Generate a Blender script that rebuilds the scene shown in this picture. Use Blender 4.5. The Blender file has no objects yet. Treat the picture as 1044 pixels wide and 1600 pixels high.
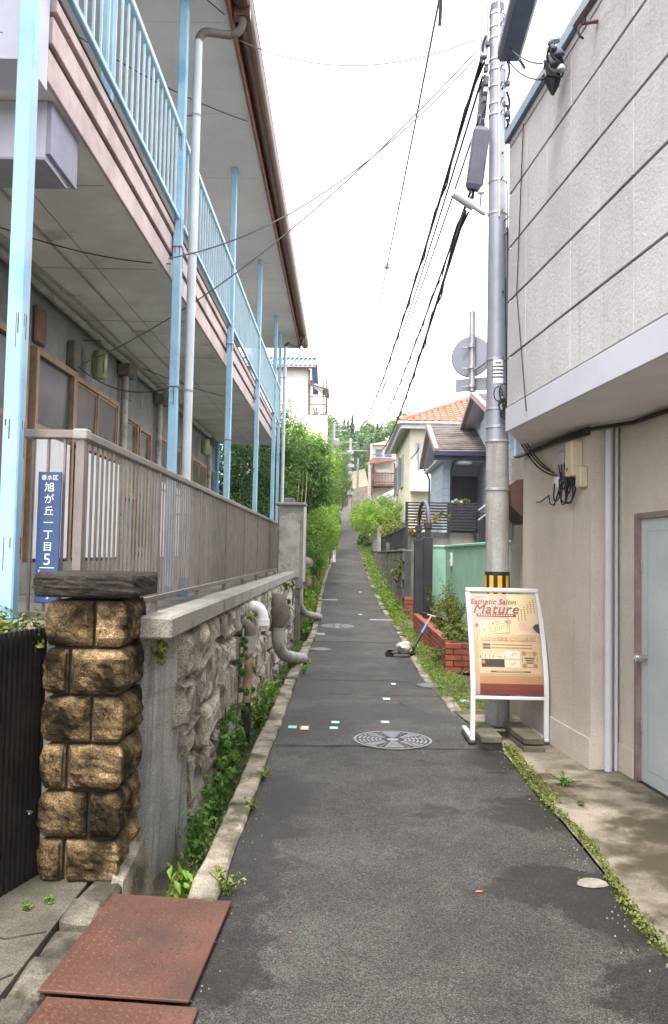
import bpy, bmesh, math, random
import numpy as np
from mathutils import Vector, Matrix

random.seed(11)
rng = np.random.default_rng(11)
S = bpy.context.scene
C = S.collection
rad = math.radians

# ------------------------------------------------------------------ camera, sky, sun, exposure
EYE = Vector((0.0, 0.0, 1.55))
FPX = 1280.0                                   # focal length in photo pixels (1044 x 1600)
YAW, PITCH, ROLL = rad(0.68), rad(2.89), rad(1.1)
CAMROT = (Matrix.Rotation(YAW, 3, 'Z') @ Matrix.Rotation(math.pi/2 + PITCH, 3, 'X') @ Matrix.Rotation(ROLL, 3, 'Z'))
cd = bpy.data.cameras.new('camera')
cam = bpy.data.objects.new('camera', cd)
C.objects.link(cam)
cam.matrix_world = Matrix.Translation(EYE) @ CAMROT.to_4x4()
cd.sensor_fit = 'VERTICAL'
cd.sensor_height = 36.0
cd.sensor_width = 36.0
cd.lens = FPX / 1600.0 * 36.0
cd.clip_start, cd.clip_end = 0.05, 3000
S.camera = cam

SUN_EL, SUN_AZ = rad(66), rad(200)              # high, veiled sun behind the camera
w = bpy.data.worlds.new('World'); S.world = w; w.use_nodes = True
nt = w.node_tree; nt.nodes.clear()
o_ = nt.nodes.new('ShaderNodeOutputWorld'); bg = nt.nodes.new('ShaderNodeBackground')
sk = nt.nodes.new('ShaderNodeTexSky'); sk.sky_type = 'NISHITA'; sk.sun_disc = False
sk.sun_elevation = SUN_EL; sk.sun_rotation = SUN_AZ; sk.dust_density = 4.0
mx = nt.nodes.new('ShaderNodeMix'); mx.data_type = 'RGBA'; mx.inputs['Factor'].default_value = 0.93
mx.inputs['B'].default_value = (9.75, 9.75, 9.95, 1)     # even white cloud deck over the clear sky
nt.links.new(sk.outputs[0], mx.inputs['A']); nt.links.new(mx.outputs['Result'], bg.inputs['Color'])
bg.inputs['Strength'].default_value = 0.085
nt.links.new(bg.outputs[0], o_.inputs['Surface'])
sd = bpy.data.lights.new('sun', 'SUN'); sd.energy = 1.5; sd.angle = rad(16); sd.color = (1.0, 0.96, 0.9)
sun = bpy.data.objects.new('sun', sd); C.objects.link(sun)
sun.rotation_euler = (math.pi/2 - SUN_EL, 0, math.pi - SUN_AZ + 0.0)
S.view_settings.view_transform = 'Standard'; S.view_settings.look = 'None'
S.view_settings.exposure = 2.12; S.view_settings.gamma = 1.0
S.view_settings.use_curve_mapping = False
S.cycles.max_bounces = 8; S.cycles.diffuse_bounces = 5; S.cycles.glossy_bounces = 3
S.cycles.transmission_bounces = 4; S.cycles.transparent_max_bounces = 6; S.cycles.caustics_reflective = False
S.cycles.caustics_refractive = False

def at(px, py, Y):
    """survey helper: the point of the place that stands Y metres up the lane behind photo pixel (px, py)"""
    d = CAMROT @ Vector(((px - 522) / FPX, (800 - py) / FPX, -1.0))
    return EYE + d * (Y / d.y)

# ------------------------------------------------------------------ materials
class NT:
    def __init__(s, m):
        m.use_nodes = True; s.t = m.node_tree; s.t.nodes.clear()
    def n(s, typ, **kw):
        nd = s.t.nodes.new(typ)
        for k, v in kw.items(): setattr(nd, k, v)
        return nd
    def l(s, a, b): s.t.links.new(a, b)
    def val(s, sock, v):
        if hasattr(v, 'is_output') or isinstance(v, bpy.types.NodeSocket): s.l(v, sock)
        else: sock.default_value = v
    def mix(s, f, a, b, blend='MIX'):
        m = s.n('ShaderNodeMix', data_type='RGBA', blend_type=blend)
        s.val(m.inputs['Factor'], f)
        for k, v in (('A', a), ('B', b)):
            if isinstance(v, (tuple, list)): v = (v[0], v[1], v[2], 1)
            s.val(m.inputs[k], v)
        return m.outputs['Result']
    def math(s, op, a, b=0.0, c=None):
        m = s.n('ShaderNodeMath', operation=op); s.val(m.inputs[0], a); s.val(m.inputs[1], b)
        if c is not None: s.val(m.inputs[2], c)
        return m.outputs[0]
    def pos(s, sc=(1, 1, 1)):
        g = s.n('ShaderNodeNewGeometry'); mp = s.n('ShaderNodeMapping'); mp.inputs['Scale'].default_value = sc
        s.l(g.outputs['Position'], mp.inputs['Vector']); return mp.outputs[0]
    def noise(s, vec, scale, detail=4, rough=.55, dist=0):
        nz = s.n('ShaderNodeTexNoise'); s.l(vec, nz.inputs['Vector'])
        nz.inputs['Scale'].default_value = scale; nz.inputs['Detail'].default_value = detail
        nz.inputs['Roughness'].default_value = rough; nz.inputs['Distortion'].default_value = dist
        return nz.outputs['Fac']
    def step(s, f, lo, hi):
        r = s.n('ShaderNodeMapRange', interpolation_type='SMOOTHSTEP'); s.l(f, r.inputs[0])
        r.inputs[1].default_value = lo; r.inputs[2].default_value = hi; return r.outputs[0]
    def voro(s, vec, scale, feature='F1'):
        v = s.n('ShaderNodeTexVoronoi', feature=feature); s.l(vec, v.inputs['Vector']); v.inputs['Scale'].default_value = scale
        return v

MATS = {}
def mat(name, base, var=.18, scale=5, rough=.8, bump=0.0, bscale=60, spec=.3, metal=0, patch=None, speck=None, streak=None, rnd=0, rough2=None, fine=0.0):
    """patch=(colour, scale, lo, hi); speck=(colour, scale, threshold); streak=(colour, lo, hi)"""
    m = bpy.data.materials.new(name); MATS[name] = m; t = NT(m)
    P = t.pos()
    f = t.noise(P, scale, 6, .62)
    a = tuple(c*(1-var*1.6) for c in base); b = tuple(min(1, c*(1+var*1.6)) for c in base)
    col = t.mix(t.step(f, .25, .75), a, b)
    r = rough
    if fine:
        ff = t.noise(P, 140, 2, .6); col = t.mix(fine, col, t.mix(t.step(ff, .3, .7), (.25, .25, .25), (1.6, 1.6, 1.6)), 'MULTIPLY')
    if speck:
        v = t.voro(P, speck[1]); k = t.math('LESS_THAN', v.outputs['Distance'], speck[2])
        rr = t.n('ShaderNodeSeparateColor'); t.l(v.outputs['Color'], rr.inputs[0])
        k = t.math('MULTIPLY', k, t.step(rr.outputs[0], .35, .9))
        col = t.mix(k, col, speck[0])
    if patch:
        pf = t.step(t.noise(P, patch[1], 7, .65), patch[2], patch[3]); col = t.mix(pf, col, patch[0])
        if rough2 is not None:
            r = t.math('MULTIPLY_ADD', pf, rough2 - rough, rough)
    if streak:
        sf = t.step(t.noise(t.pos((9, 9, .55)), 1.6, 4, .6), streak[1], streak[2]); col = t.mix(sf, col, streak[0])
    if rnd:
        oi = t.n('ShaderNodeObjectInfo'); hv = t.n('ShaderNodeHueSaturation')
        t.val(hv.inputs['Value'], t.math('MULTIPLY_ADD', oi.outputs['Random'], 2*rnd, 1-rnd)); t.l(col, hv.inputs['Color']); col = hv.outputs[0]
    p = t.n('ShaderNodeBsdfPrincipled'); t.val(p.inputs['Base Color'], col if not isinstance(col, tuple) else (*col, 1))
    t.val(p.inputs['Roughness'], r); p.inputs['Metallic'].default_value = metal
    p.inputs['Specular IOR Level'].default_value = spec
    if bump:
        bn = t.n('ShaderNodeBump'); bn.inputs['Strength'].default_value = 1.0; bn.inputs['Distance'].default_value = bump
        t.l(t.noise(P, bscale, 5, .65), bn.inputs['Height']); t.l(bn.outputs[0], p.inputs['Normal'])
    o = t.n('ShaderNodeOutputMaterial'); t.l(p.outputs[0], o.inputs[0])
    return m

def leaf_mat(name, dark, light, nscale=1.2, trans=.35, hue2=None):
    m = bpy.data.materials.new(name); MATS[name] = m; t = NT(m); P = t.pos()
    f = t.step(t.noise(P, nscale, 3, .6), .3, .7)
    col = t.mix(f, dark, light)
    g = t.step(t.noise(P, 45, 2, .5), .3, .7)
    col = t.mix(t.math('MULTIPLY', g, .45), col, hue2 or tuple(min(1, c*1.7) for c in light))
    d = t.n('ShaderNodeBsdfPrincipled'); t.l(col, d.inputs['Base Color']); d.inputs['Roughness'].default_value = .45
    d.inputs['Specular IOR Level'].default_value = .35
    tr = t.n('ShaderNodeBsdfTranslucent'); t.l(t.mix(.5, col, (light[0]*1.6, light[1]*1.5, light[2]*.6)), tr.inputs[0])
    ms = t.n('ShaderNodeMixShader'); ms.inputs[0].default_value = trans
    t.l(d.outputs[0], ms.inputs[1]); t.l(tr.outputs[0], ms.inputs[2])
    o = t.n('ShaderNodeOutputMaterial'); t.l(ms.outputs[0], o.inputs[0]); return m

def glass_mat(name, tint, rough=.12, spec=.8):
    m = bpy.data.materials.new(name); MATS[name] = m; t = NT(m); P = t.pos()
    f = t.step(t.noise(P, 3.0, 4, .6), .35, .7)
    p = t.n('ShaderNodeBsdfPrincipled'); t.l(t.mix(f, tint, tuple(c*1.7+.01 for c in tint)), p.inputs['Base Color'])
    p.inputs['Roughness'].default_value = rough; p.inputs['Specular IOR Level'].default_value = spec
    o = t.n('ShaderNodeOutputMaterial'); t.l(p.outputs[0], o.inputs[0]); return m

STAINS = [(1.30, 5.05, .42, .33), (1.05, 3.95, .40, .26), (1.28, 3.62, .30, .25), (1.18, 3.0, .22, .36), (.62, 5.05, .17, .10), (.36, 5.65, .10, .09), (.30, 8.2, .55, .42), (-.45, 4.6, .20, 1.3), (-.38, 5.3, .26, .5), (-.42, 3.2, .2, .35), (1.15, 6.3, .22, .35), (-.2, 7.2, .35, .3), (.85, 7.9, .3, .3), (.95, 10.8, .3, 1.2), (-.3, 9.6, .25, .8), (.1, 12.0, .5, .35)]
def asphalt(name, base, wet=True):
    m = bpy.data.materials.new(name); MATS[name] = m; t = NT(m); P = t.pos()
    big = t.noise(P, 1.1, 6, .6)
    col = t.mix(t.step(big, .3, .7), tuple(c*.72 for c in base), tuple(c*1.28 for c in base))
    ag = t.voro(P, 230); agc = t.n('ShaderNodeSeparateColor'); t.l(ag.outputs['Color'], agc.inputs[0])
    col = t.mix(.85, col, t.mix(t.step(agc.outputs[0], .1, 1.0), (.25, .25, .25), (2.0, 1.98, 1.92)), 'MULTIPLY')
    sp = t.voro(P, 85); spc = t.n('ShaderNodeSeparateColor'); t.l(sp.outputs['Color'], spc.inputs[0])
    k = t.math('MULTIPLY', t.math('LESS_THAN', sp.outputs['Distance'], .2), t.math('GREATER_THAN', spc.outputs[1], .76))
    col = t.mix(k, col, (.19, .182, .172))
    rough = .78
    if wet:
        # damp stains left after the rain, each where it lies on the lane, with ragged edges
        g = t.n('ShaderNodeNewGeometry'); sx = t.n('ShaderNodeSeparateXYZ'); t.l(g.outputs['Position'], sx.inputs[0])
        wx = t.math('MULTIPLY_ADD', t.noise(P, 4.2, 8, .72), .75, -.375); wy = t.math('MULTIPLY_ADD', t.noise(t.pos((1.3, .9, 1)), 3.6, 8, .72), .95, -.475)
        X = t.math('ADD', sx.outputs[0], wx); Y = t.math('ADD', sx.outputs[1], wy); wf = None
        for ex, ey, rx, ry in STAINS:
            dx = t.math('MULTIPLY', t.math('SUBTRACT', X, ex), 1/rx); dy = t.math('MULTIPLY', t.math('SUBTRACT', Y, ey), 1/ry)
            d = t.math('ADD', t.math('MULTIPLY', dx, dx), t.math('MULTIPLY', dy, dy))
            k_ = t.step(d, 1.35, .6); wf = k_ if wf is None else t.math('MAXIMUM', wf, k_)
        wn = t.step(t.noise(t.pos((1.0, .75, 1)), 1.7, 6, .66, .6), .56, .66)
        wf = t.math('MAXIMUM', wf, t.math('MULTIPLY', wn, .55))
        col = t.mix(wf, col, t.mix(1, col, (.40, .385, .38), 'MULTIPLY'))
        mot = t.step(t.noise(P, 6.5, 5, .7), .30, .72); col = t.mix(.5, col, t.mix(mot, (.62, .62, .62), (1.35, 1.34, 1.33)), 'MULTIPLY')
        rough = t.math('MULTIPLY_ADD', wf, -.2, .82)
    # hairline cracks
    cn = t.noise(P, 1.2, 3, .5); 
    vv = t.n('ShaderNodeVectorMath', operation='ADD'); t.l(P, vv.inputs[0])
    cmb = t.n('ShaderNodeCombineXYZ'); t.l(cn, cmb.inputs[0]); t.l(t.noise(P, 2.1, 3, .5), cmb.inputs[1]); t.l(cmb.outputs[0], vv.inputs[1])
    cr = t.voro(vv.outputs[0], .55, 'DISTANCE_TO_EDGE')
    ck = t.math('MULTIPLY', t.math('LESS_THAN', cr.outputs['Distance'], .005), t.step(t.noise(P, .9, 2), .5, .6))
    col = t.mix(t.math('MULTIPLY', ck, .8), col, (.012, .012, .012))
    p = t.n('ShaderNodeBsdfPrincipled'); t.l(col, p.inputs['Base Color']); t.val(p.inputs['Roughness'], rough)
    p.inputs['Specular IOR Level'].default_value = .35
    bn = t.n('ShaderNodeBump'); bn.inputs['Distance'].default_value = .004; bn.inputs['Strength'].default_value = .7
    t.l(agc.outputs[0], bn.inputs['Height']); t.l(bn.outputs[0], p.inputs['Normal'])
    o = t.n('ShaderNodeOutputMaterial'); t.l(p.outputs[0], o.inputs[0]); return m

asphalt('asphalt', (.050, .0475, .045)); asphalt('asphalt_patch', (.0555, .053, .0505)); 
mat('concrete', (.24, .225, .20), .22, 2.2, .88, .004, 40, patch=((.10, .092, .07), 1.1, .52, .72), fine=.35)
mat('apron', (.235, .205, .16), .28, 2.2, .85, .004, 30, patch=((.06, .05, .03), .75, .47, .58), rough2=.5, fine=.4)
mat('pavement', (.105, .097, .077), .3, 2.4, .85, .006, 30, patch=((.06, .065, .04), 1.6, .5, .68), fine=.5)
mat('kerb', (.235, .208, .165), .3, 5, .9, .008, 30, patch=((.065, .058, .038), 2.8, .46, .64), fine=.45, rnd=.12)
mat('edge_stone', (.125, .112, .088), .35, 6, .9, .012, 28, patch=((.045, .042, .03), 3.5, .45, .62), fine=.5, rnd=.35)
mat('ditch_mud', (.055, .045, .028), .4, 6, .7, .01, 30, patch=((.05, .06, .02), 3, .45, .6))
mat('earth', (.10, .085, .05), .4, 3, .95, .02, 12, patch=((.05, .075, .02), 1.0, .42, .58))
mat('granite', (.41, .37, .31), .3, 5, .88, .022, 26, patch=((.10, .088, .066), 3.4, .47, .66), speck=((.11, .10, .09), 70, .3), fine=.75, rnd=.3, spec=.15)
mat('mortar', (.15, .135, .11), .3, 8, .95, .006, 40)
mat('coping', (.30, .285, .25), .12, 3, .85, .003, 60, speck=((.16, .15, .14), 90, .34), patch=((.16, .14, .10), 2.0, .58, .74), fine=.55)
mat('washed_concrete', (.34, .335, .325), .16, 4, .85, .004, 70, streak=((.10, .098, .094), .42, .82), fine=.45)
mat('brown_stone', (.205, .14, .072), .45, 7, .95, .014, 42, patch=((.022, .016, .009), 4.2, .40, .62), speck=((.36, .27, .16), 60, .18), fine=.75, rnd=.25, spec=.12)
mat('cap_stone', (.026, .021, .017), .4, 5, .85, .014, 30, speck=((.12, .10, .075), 60, .12), fine=.5)
mat('rust_plate', (.098, .043, .030), .16, 3, .62, .0015, 90, patch=((.055, .032, .027), 1.7, .46, .66), fine=.4)
mat('blue_paint', (.30, .51, .67), .08, 2.5, .45, .001, 30, patch=((.17, .37, .56), 2.3, .52, .68), spec=.45)
mat('blue_paint_strong', (.07, .27, .55), .15, 4, .5)
mat('pale_blue', (.43, .60, .70), .08, 3, .45, spec=.45)
mat('pink_paint', (.46, .355, .35), .14, 3, .6, .002, 40, patch=((.22, .16, .145), 5, .60, .8))
mat('pipe_pale', (.56, .60, .63), .06, 3, .45, spec=.45, patch=((.42, .46, .5), 3, .6, .75))
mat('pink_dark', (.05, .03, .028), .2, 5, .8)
mat('soffit', (.74, .725, .725), .10, 1.2, .85, .001, 30, patch=((.40, .37, .33), 1.4, .56, .74))
mat('eave_soffit', (.79, .765, .78), .06, .8, .85, patch=((.68, .64, .64), 1.0, .55, .75))
mat('joint_faint', (.56, .53, .53), .05, 3, .9)
mat('rust_tread', (.125, .07, .056), .2, 4, .5, metal=.2, patch=((.075, .05, .045), 1.7, .46, .66))
mat('gutter_brown', (.11, .045, .032), .2, 4, .35, spec=.5)
mat('gutter_red', (.23, .075, .045), .2, 4, .45, spec=.5)
mat('stucco_grey', (.23, .228, .22), .12, 3, .92, .006, 55, patch=((.17, .165, .15), 1.3, .55, .75))
mat('wood_frame', (.30, .20, .125), .2, 5, .6, patch=((.22, .14, .09), 5, .55, .75))
mat('door_maroon', (.17, .085, .075), .15, 3, .55)
mat('white_panel', (.72, .71, .72), .05, 2, .6, streak=((.58, .57, .57), .52, .75))
mat('fence_brown', (.205, .175, .155), .12, 5, .42, metal=.3, spec=.5, rnd=.1)
mat('lavender', (.50, .50, .60), .06, 3, .6)
mat('lavender_dark', (.28, .28, .36), .1, 3, .7)
mat('pipe_grey', (.36, .34, .31), .15, 5, .55, patch=((.17, .145, .11), 4, .52, .7))
mat('pipe_dark', (.14, .12, .10), .25, 6, .75, .004, 50)
mat('pipe_white', (.80, .80, .80), .05, 4, .4, spec=.5)
mat('pipe_rust', (.33, .21, .14), .3, 9, .7)
mat('black_rib', (.016, .014, .013), .3, 6, .5, patch=((.045, .03, .02), 5, .6, .75))
mat('address_blue', (.028, .068, .18), .12, 5, .4, patch=((.08, .15, .30), 9, .60, .74), spec=.5)
mat('white_ink', (.82, .82, .82), .02, 4, .5)
mat('pole_steel', (.30, .315, .375), .08, 3, .45, metal=.35, spec=.5, patch=((.30, .31, .36), 3, .55, .75))
mat('pole_concrete', (.36, .345, .335), .12, 4, .8, .002, 60, streak=((.24, .22, .2), .5, .7), fine=.3)
mat('galvanised', (.46, .47, .50), .1, 6, .42, metal=.5, spec=.5)
mat('dark_box', (.10, .10, .135), .15, 4, .5)
mat('grey_box', (.34, .345, .38), .1, 4, .5)
mat('lamp_white', (.74, .74, .76), .04, 4, .4)
mat('wire', (.018, .018, .022), .2, 5, .6)
mat('wire_pale', (.17, .17, .19), .1, 5, .6)
mat('hazard_black', (.02, .02, .02), .2, 5, .5)
mat('hazard_yellow', (.72, .37, .03), .1, 5, .5)
mat('stucco_beige', (.535, .475, .405), .08, 1.3, .92, .007, 50, streak=((.44, .38, .31), .54, .80), patch=((.60, .54, .47), .8, .45, .75), fine=.18)
mat('panel_beige', (.475, .455, .46), .06, 1.5, .9, .0055, 40, streak=((.41, .39, .395), .52, .78), rnd=.04, fine=.1)
mat('groove', (.27, .22, .175), .2, 6, .9)
mat('fascia_grey', (.52, .515, .57), .04, 2, .55, spec=.4)
mat('soffit_grey', (.74, .73, .76), .05, 2, .7)
mat('flashing', (.13, .19, .26), .1, 3, .4, metal=.3, spec=.5)
mat('door_grey', (.44, .49, .485), .05, 2, .5, patch=((.5, .54, .54), 2, .5, .7))
mat('door_frame', (.24, .17, .15), .2, 5, .5)
mat('chrome', (.6, .58, .56), .1, 5, .25, metal=.9)
mat('cream_box', (.62, .53, .36), .1, 4, .55)
mat('brown_hood', (.12, .065, .05), .2, 4, .55)
mat('sign_white', (.60, .60, .61), .03, 4, .35, spec=.5)
mat('slab', (.105, .095, .068), .25, 5, .85, .004, 50, patch=((.06, .055, .035), 3, .5, .7), fine=.3)
mat('green_wall', (.32, .55, .43), .07, 2, .9, .008, 36, streak=((.20, .50, .34), .55, .8))
mat('green_cap', (.27, .52, .40), .07, 2, .8)
mat('brick', (.27, .078, .044), .16, 9, .8, .002, 80, rnd=.22)
mat('brick_mortar', (.07, .055, .045), .2, 8, .95)
mat('black_metal', (.022, .022, .026), .15, 5, .45, spec=.5)
mat('block', (.16, .15, .135), .22, 4, .95, .005, 60, patch=((.055, .05, .042), 1.6, .48, .66), rnd=.18, fine=.3)
mat('block_joint', (.06, .055, .05), .2, 5, .95)
mat('siding', (.42, .49, .58), .06, 3, .7, rnd=.05)
mat('siding_base', (.16, .19, .23), .1, 3, .8)
mat('shingle', (.12, .095, .09), .25, 3, .85, rnd=.3)
mat('roof_trim', (.30, .20, .20), .1, 4, .6)
mat('dark_gutter', (.022, .03, .06), .15, 4, .4, spec=.5)
mat('soffit_house', (.45, .46, .50), .06, 3, .8)
mat('black_door', (.018, .017, .020), .2, 4, .4, spec=.5)
mat('cream_wall', (.66, .61, .49), .06, 2, .9)
mat('white_wall', (.78, .75, .73), .04, 2, .85)
mat('orange_tile', (.46, .16, .105), .18, 3, .75, patch=((.30, .11, .08), 2.5, .55, .7))
mat('blue_tile', (.08, .14, .37), .16, 3, .3, spec=.6)
mat('brown_wood', (.16, .08, .05), .2, 4, .6)
mat('grey_tile', (.30, .31, .35), .15, 4, .6)
mat('bark', (.15, .11, .07), .3, 9, .95, .02, 18)
mat('bark_pale', (.40, .32, .20), .3, 9, .9)
mat('manhole_iron', (.21, .205, .22), .15, 7, .5, metal=.45, spec=.5)
mat('manhole_dark', (.035, .035, .037), .2, 7, .7)
mat('tape_green', (.20, .52, .36), .05, 9, .6); mat('tape_red', (.75, .22, .13), .05, 9, .6); mat('tape_white', (.60, .60, .57), .05, 9, .6)
mat('dead_leaf', (.48, .17, .07), .3, 30, .8)
mat('pebble', (.24, .215, .18), .2, 9, .9)
mat('cloth_white', (.40, .38, .34), .12, 8, .9)
mat('scooter_black', (.02, .02, .022), .1, 5, .45); mat('scooter_blue', (.05, .22, .55), .1, 6, .4); mat('scooter_orange', (.65, .19, .05), .1, 6, .5)
mat('cloth_black', (.012, .012, .015), .2, 6, .9); mat('skin', (.55, .33, .24), .05, 6, .6); mat('hair', (.015, .012, .01), .2, 9, .6)
mat('bare_soil_rock', (.20, .165, .115), .3, 3, .95, .02, 8)
glass_mat('glass_dark', (.06, .062, .06)); glass_mat('glass_frost', (.032, .036, .034), .3, .25); glass_mat('glass_far', (.10, .12, .17), .1)
m_ = mat('lantern_glass', (.20, .25, .11), .1, 6, .3, spec=.6)
leaf_mat('leaf_weed', (.035, .085, .014), (.10, .21, .032), 3.0)
leaf_mat('leaf_fresh', (.07, .145, .018), (.18, .29, .03), 3.0)
leaf_mat('leaf_moss', (.065, .088, .013), (.15, .175, .025), 5.0, .2)
leaf_mat('leaf_hedge', (.022, .062, .012), (.085, .18, .026), .8)
leaf_mat('leaf_bright', (.05, .12, .013), (.19, .31, .03), .8)
leaf_mat('leaf_dark', (.016, .042, .014), (.045, .10, .025), 1.0, .25)
leaf_mat('leaf_far', (.04, .095, .03), (.12, .21, .05), .25)
leaf_mat('leaf_conifer', (.035, .085, .05), (.07, .145, .08), .4, .25)
leaf_mat('leaf_autumn', (.10, .12, .02), (.22, .19, .035), 2, .3, (.36, .13, .03))
for nm, c in (('p_pink', (.36, .24, .195)), ('p_cream', (.50, .40, .235)), ('p_tan', (.36, .245, .145)), ('p_panel', (.42, .31, .18)), ('p_red', (.14, .024, .018)),
              ('p_brown', (.10, .05, .03)), ('p_orange', (.33, .17, .07)), ('p_card', (.56, .46, .26)), ('p_skin', (.50, .31, .24)), ('p_gold', (.28, .155, .06)),
              ('p_black', (.03, .022, .018)), ('p_pale', (.55, .47, .34)), ('p_rose', (.14, .03, .022)), ('p_slate', (.035, .04, .06))):
    mat(nm, c, .05, 6, .45, spec=.5)

# ------------------------------------------------------------------ object helpers
WL = {}                                        # world location of every empty
def tag(o, label=None, cat=None, group=None, kind=None):
    for k, v in (('label', label), ('category', cat), ('group', group), ('kind', kind)):
        if v: o[k] = v
    return o
def thing(name, loc, label, cat, group=None):
    o = bpy.data.objects.new(name, None); C.objects.link(o); o.empty_display_size = .1
    o.location = loc; WL[o.name] = Vector(loc)
    return tag(o, label, cat, group)
def link(name, me, parent=None, loc=(0, 0, 0)):
    o = bpy.data.objects.new(name, me); C.objects.link(o); loc = Vector(loc)
    WL[o.name] = loc
    if parent is not None:
        o.parent = parent; o.location = loc - WL[parent.name]
    else: o.location = loc
    return o
class MB:
    def __init__(s): s.v = []; s.f = []; s.smooth = False
    def quad(s, a, b, c, d): i = len(s.v); s.v += [Vector(a), Vector(b), Vector(c), Vector(d)]; s.f.append((i, i+1, i+2, i+3)); return s
    def poly(s, pts): i = len(s.v); s.v += [Vector(p) for p in pts]; s.f.append(tuple(range(i, i+len(pts)))); return s
    def hexa(s, p):                            # 8 corners: bottom ring 0-3, top ring 4-7
        i = len(s.v); s.v += [Vector(q) for q in p]
        s.f += [tuple(i+k for k in q) for q in ((3, 2, 1, 0), (4, 5, 6, 7), (0, 1, 5, 4), (1, 2, 6, 5), (2, 3, 7, 6), (3, 0, 4, 7))]; return s
    def box(s, x0, x1, y0, y1, z0, z1):
        return s.hexa([(x0, y0, z0), (x1, y0, z0), (x1, y1, z0), (x0, y1, z0), (x0, y0, z1), (x1, y0, z1), (x1, y1, z1), (x0, y1, z1)])
    def bev(s, x0, x1, y0, y1, z0, z1, b=.01, jit=0):   # box with chamfered edges (hull of 24 points)
        bm = bmesh.new(); bmesh.ops.create_cube(bm, size=1)
        for v in bm.verts: v.co = Vector((x0 + (v.co.x+.5)*(x1-x0), y0 + (v.co.y+.5)*(y1-y0), z0 + (v.co.z+.5)*(z1-z0))) + Vector((random.uniform(-1, 1), random.uniform(-1, 1), random.uniform(-1, 1)))*jit
        bmesh.ops.bevel(bm, geom=bm.edges[:], offset=b, segments=1, affect='EDGES', profile=.5)
        return s.bm(bm)
    def bm(s, bm):
        i = len(s.v); bm.verts.index_update()
        for v in bm.verts: s.v.append(v.co.copy())
        for f in bm.faces: s.f.append(tuple(i + v.index for v in f.verts))
        bm.free(); return s
    def rot(s, i0, M, c):                      # rotate the vertices added since i0 about c
        c = Vector(c)
        for k in range(i0, len(s.v)): s.v[k] = M @ (s.v[k] - c) + c
        return s
    def tube(s, pts, r, n=8, cap=True):
        pts = [Vector(p) for p in pts]; rs = r if isinstance(r, (list, tuple)) else [r]*len(pts)
        i0 = len(s.v); up = None
        for k, p in enumerate(pts):
            t = (pts[min(k+1, len(pts)-1)] - pts[max(k-1, 0)]).normalized()
            if up is None: up = Vector((0, 0, 1)) if abs(t.z) < .9 else Vector((1, 0, 0))
            a = t.cross(up).normalized(); b = a.cross(t).normalized(); up = b
            for j in range(n):
                an = 2*math.pi*j/n; s.v.append(p + (a*math.cos(an) + b*math.sin(an))*rs[k])
        for k in range(len(pts)-1):
            for j in range(n):
                s.f.append((i0+k*n+j, i0+k*n+(j+1) % n, i0+(k+1)*n+(j+1) % n, i0+(k+1)*n+j))
        if cap:
            s.f.append(tuple(i0+j for j in range(n))[::-1]); s.f.append(tuple(i0+(len(pts)-1)*n+j for j in range(n)))
        return s
    def lathe(s, prof, c, n=24, axis='Z'):     # prof: (r, h)
        i0 = len(s.v); c = Vector(c)
        for r, h in prof:
            for j in range(n):
                a = 2*math.pi*j/n; p = (r*math.cos(a), r*math.sin(a), h)
                if axis == 'Y': p = (p[0], p[2], p[1])
                if axis == 'X': p = (p[2], p[0], p[1])
                s.v.append(c + Vector(p))
        for k in range(len(prof)-1):
            for j in range(n): s.f.append((i0+k*n+j, i0+k*n+(j+1) % n, i0+(k+1)*n+(j+1) % n, i0+(k+1)*n+j))
        s.f.append(tuple(i0+j for j in range(n))[::-1]); s.f.append(tuple(i0+(len(prof)-1)*n+j for j in range(n)))
        return s
    def prism(s, pts, axis, a0, a1):           # polygon of 2-D points extruded along an axis
        def P(u, v, a): return {'X': (a, u, v), 'Y': (u, a, v), 'Z': (u, v, a)}[axis]
        i = len(s.v); n = len(pts)
        s.v += [Vector(P(u, v, a0)) for u, v in pts] + [Vector(P(u, v, a1)) for u, v in pts]
        s.f.append(tuple(range(i, i+n))[::-1]); s.f.append(tuple(range(i+n, i+2*n)))
        for k in range(n): s.f.append((i+k, i+(k+1) % n, i+n+(k+1) % n, i+n+k))
        return s
    def build(s, name, m, parent=None, smooth=None, centre=None):
        V = s.v
        lo = Vector((min(v.x for v in V), min(v.y for v in V), min(v.z for v in V))); hi = Vector((max(v.x for v in V), max(v.y for v in V), max(v.z for v in V)))
        c = Vector(centre) if centre is not None else Vector(((lo.x+hi.x)/2, (lo.y+hi.y)/2, lo.z))
        me = bpy.data.meshes.new(name); me.from_pydata([v - c for v in V], [], s.f)
        bm = bmesh.new(); bm.from_mesh(me); bmesh.ops.recalc_face_normals(bm, faces=bm.faces[:]); bm.to_mesh(me); bm.free()
        sm = s.smooth if smooth is None else smooth
        if sm: me.shade_smooth(); me.set_sharp_from_angle(angle=rad(42))
        if m: me.materials.append(MATS[m])
        return link(name, me, parent, c)
def struct(name, mb, m, **k): return tag(mb.build(name, m, **k), kind='structure')
def box(name, m, parent, *b): return MB().box(*b).build(name, m, parent)
def inst(name, me, parent, loc):               # another piece that shares its mesh
    return link(name, me, parent, loc)
def np_mesh(name, V, F, m, parent=None, loc=(0, 0, 0)):     # F: (n, k) equal-sided faces
    me = bpy.data.meshes.new(name); V = np.asarray(V, float) - np.array(loc)[None]
    n, k = F.shape
    me.vertices.add(len(V)); me.vertices.foreach_set('co', V.ravel().astype(np.float32))
    me.loops.add(n*k); me.loops.foreach_set('vertex_index', F.ravel().astype(np.int32))
    me.polygons.add(n); me.polygons.foreach_set('loop_start', np.arange(0, n*k, k, dtype=np.int32))
    me.update(calc_edges=True); me.validate()
    if m: me.materials.append(MATS[m])
    return link(name, me, parent, loc)
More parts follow.
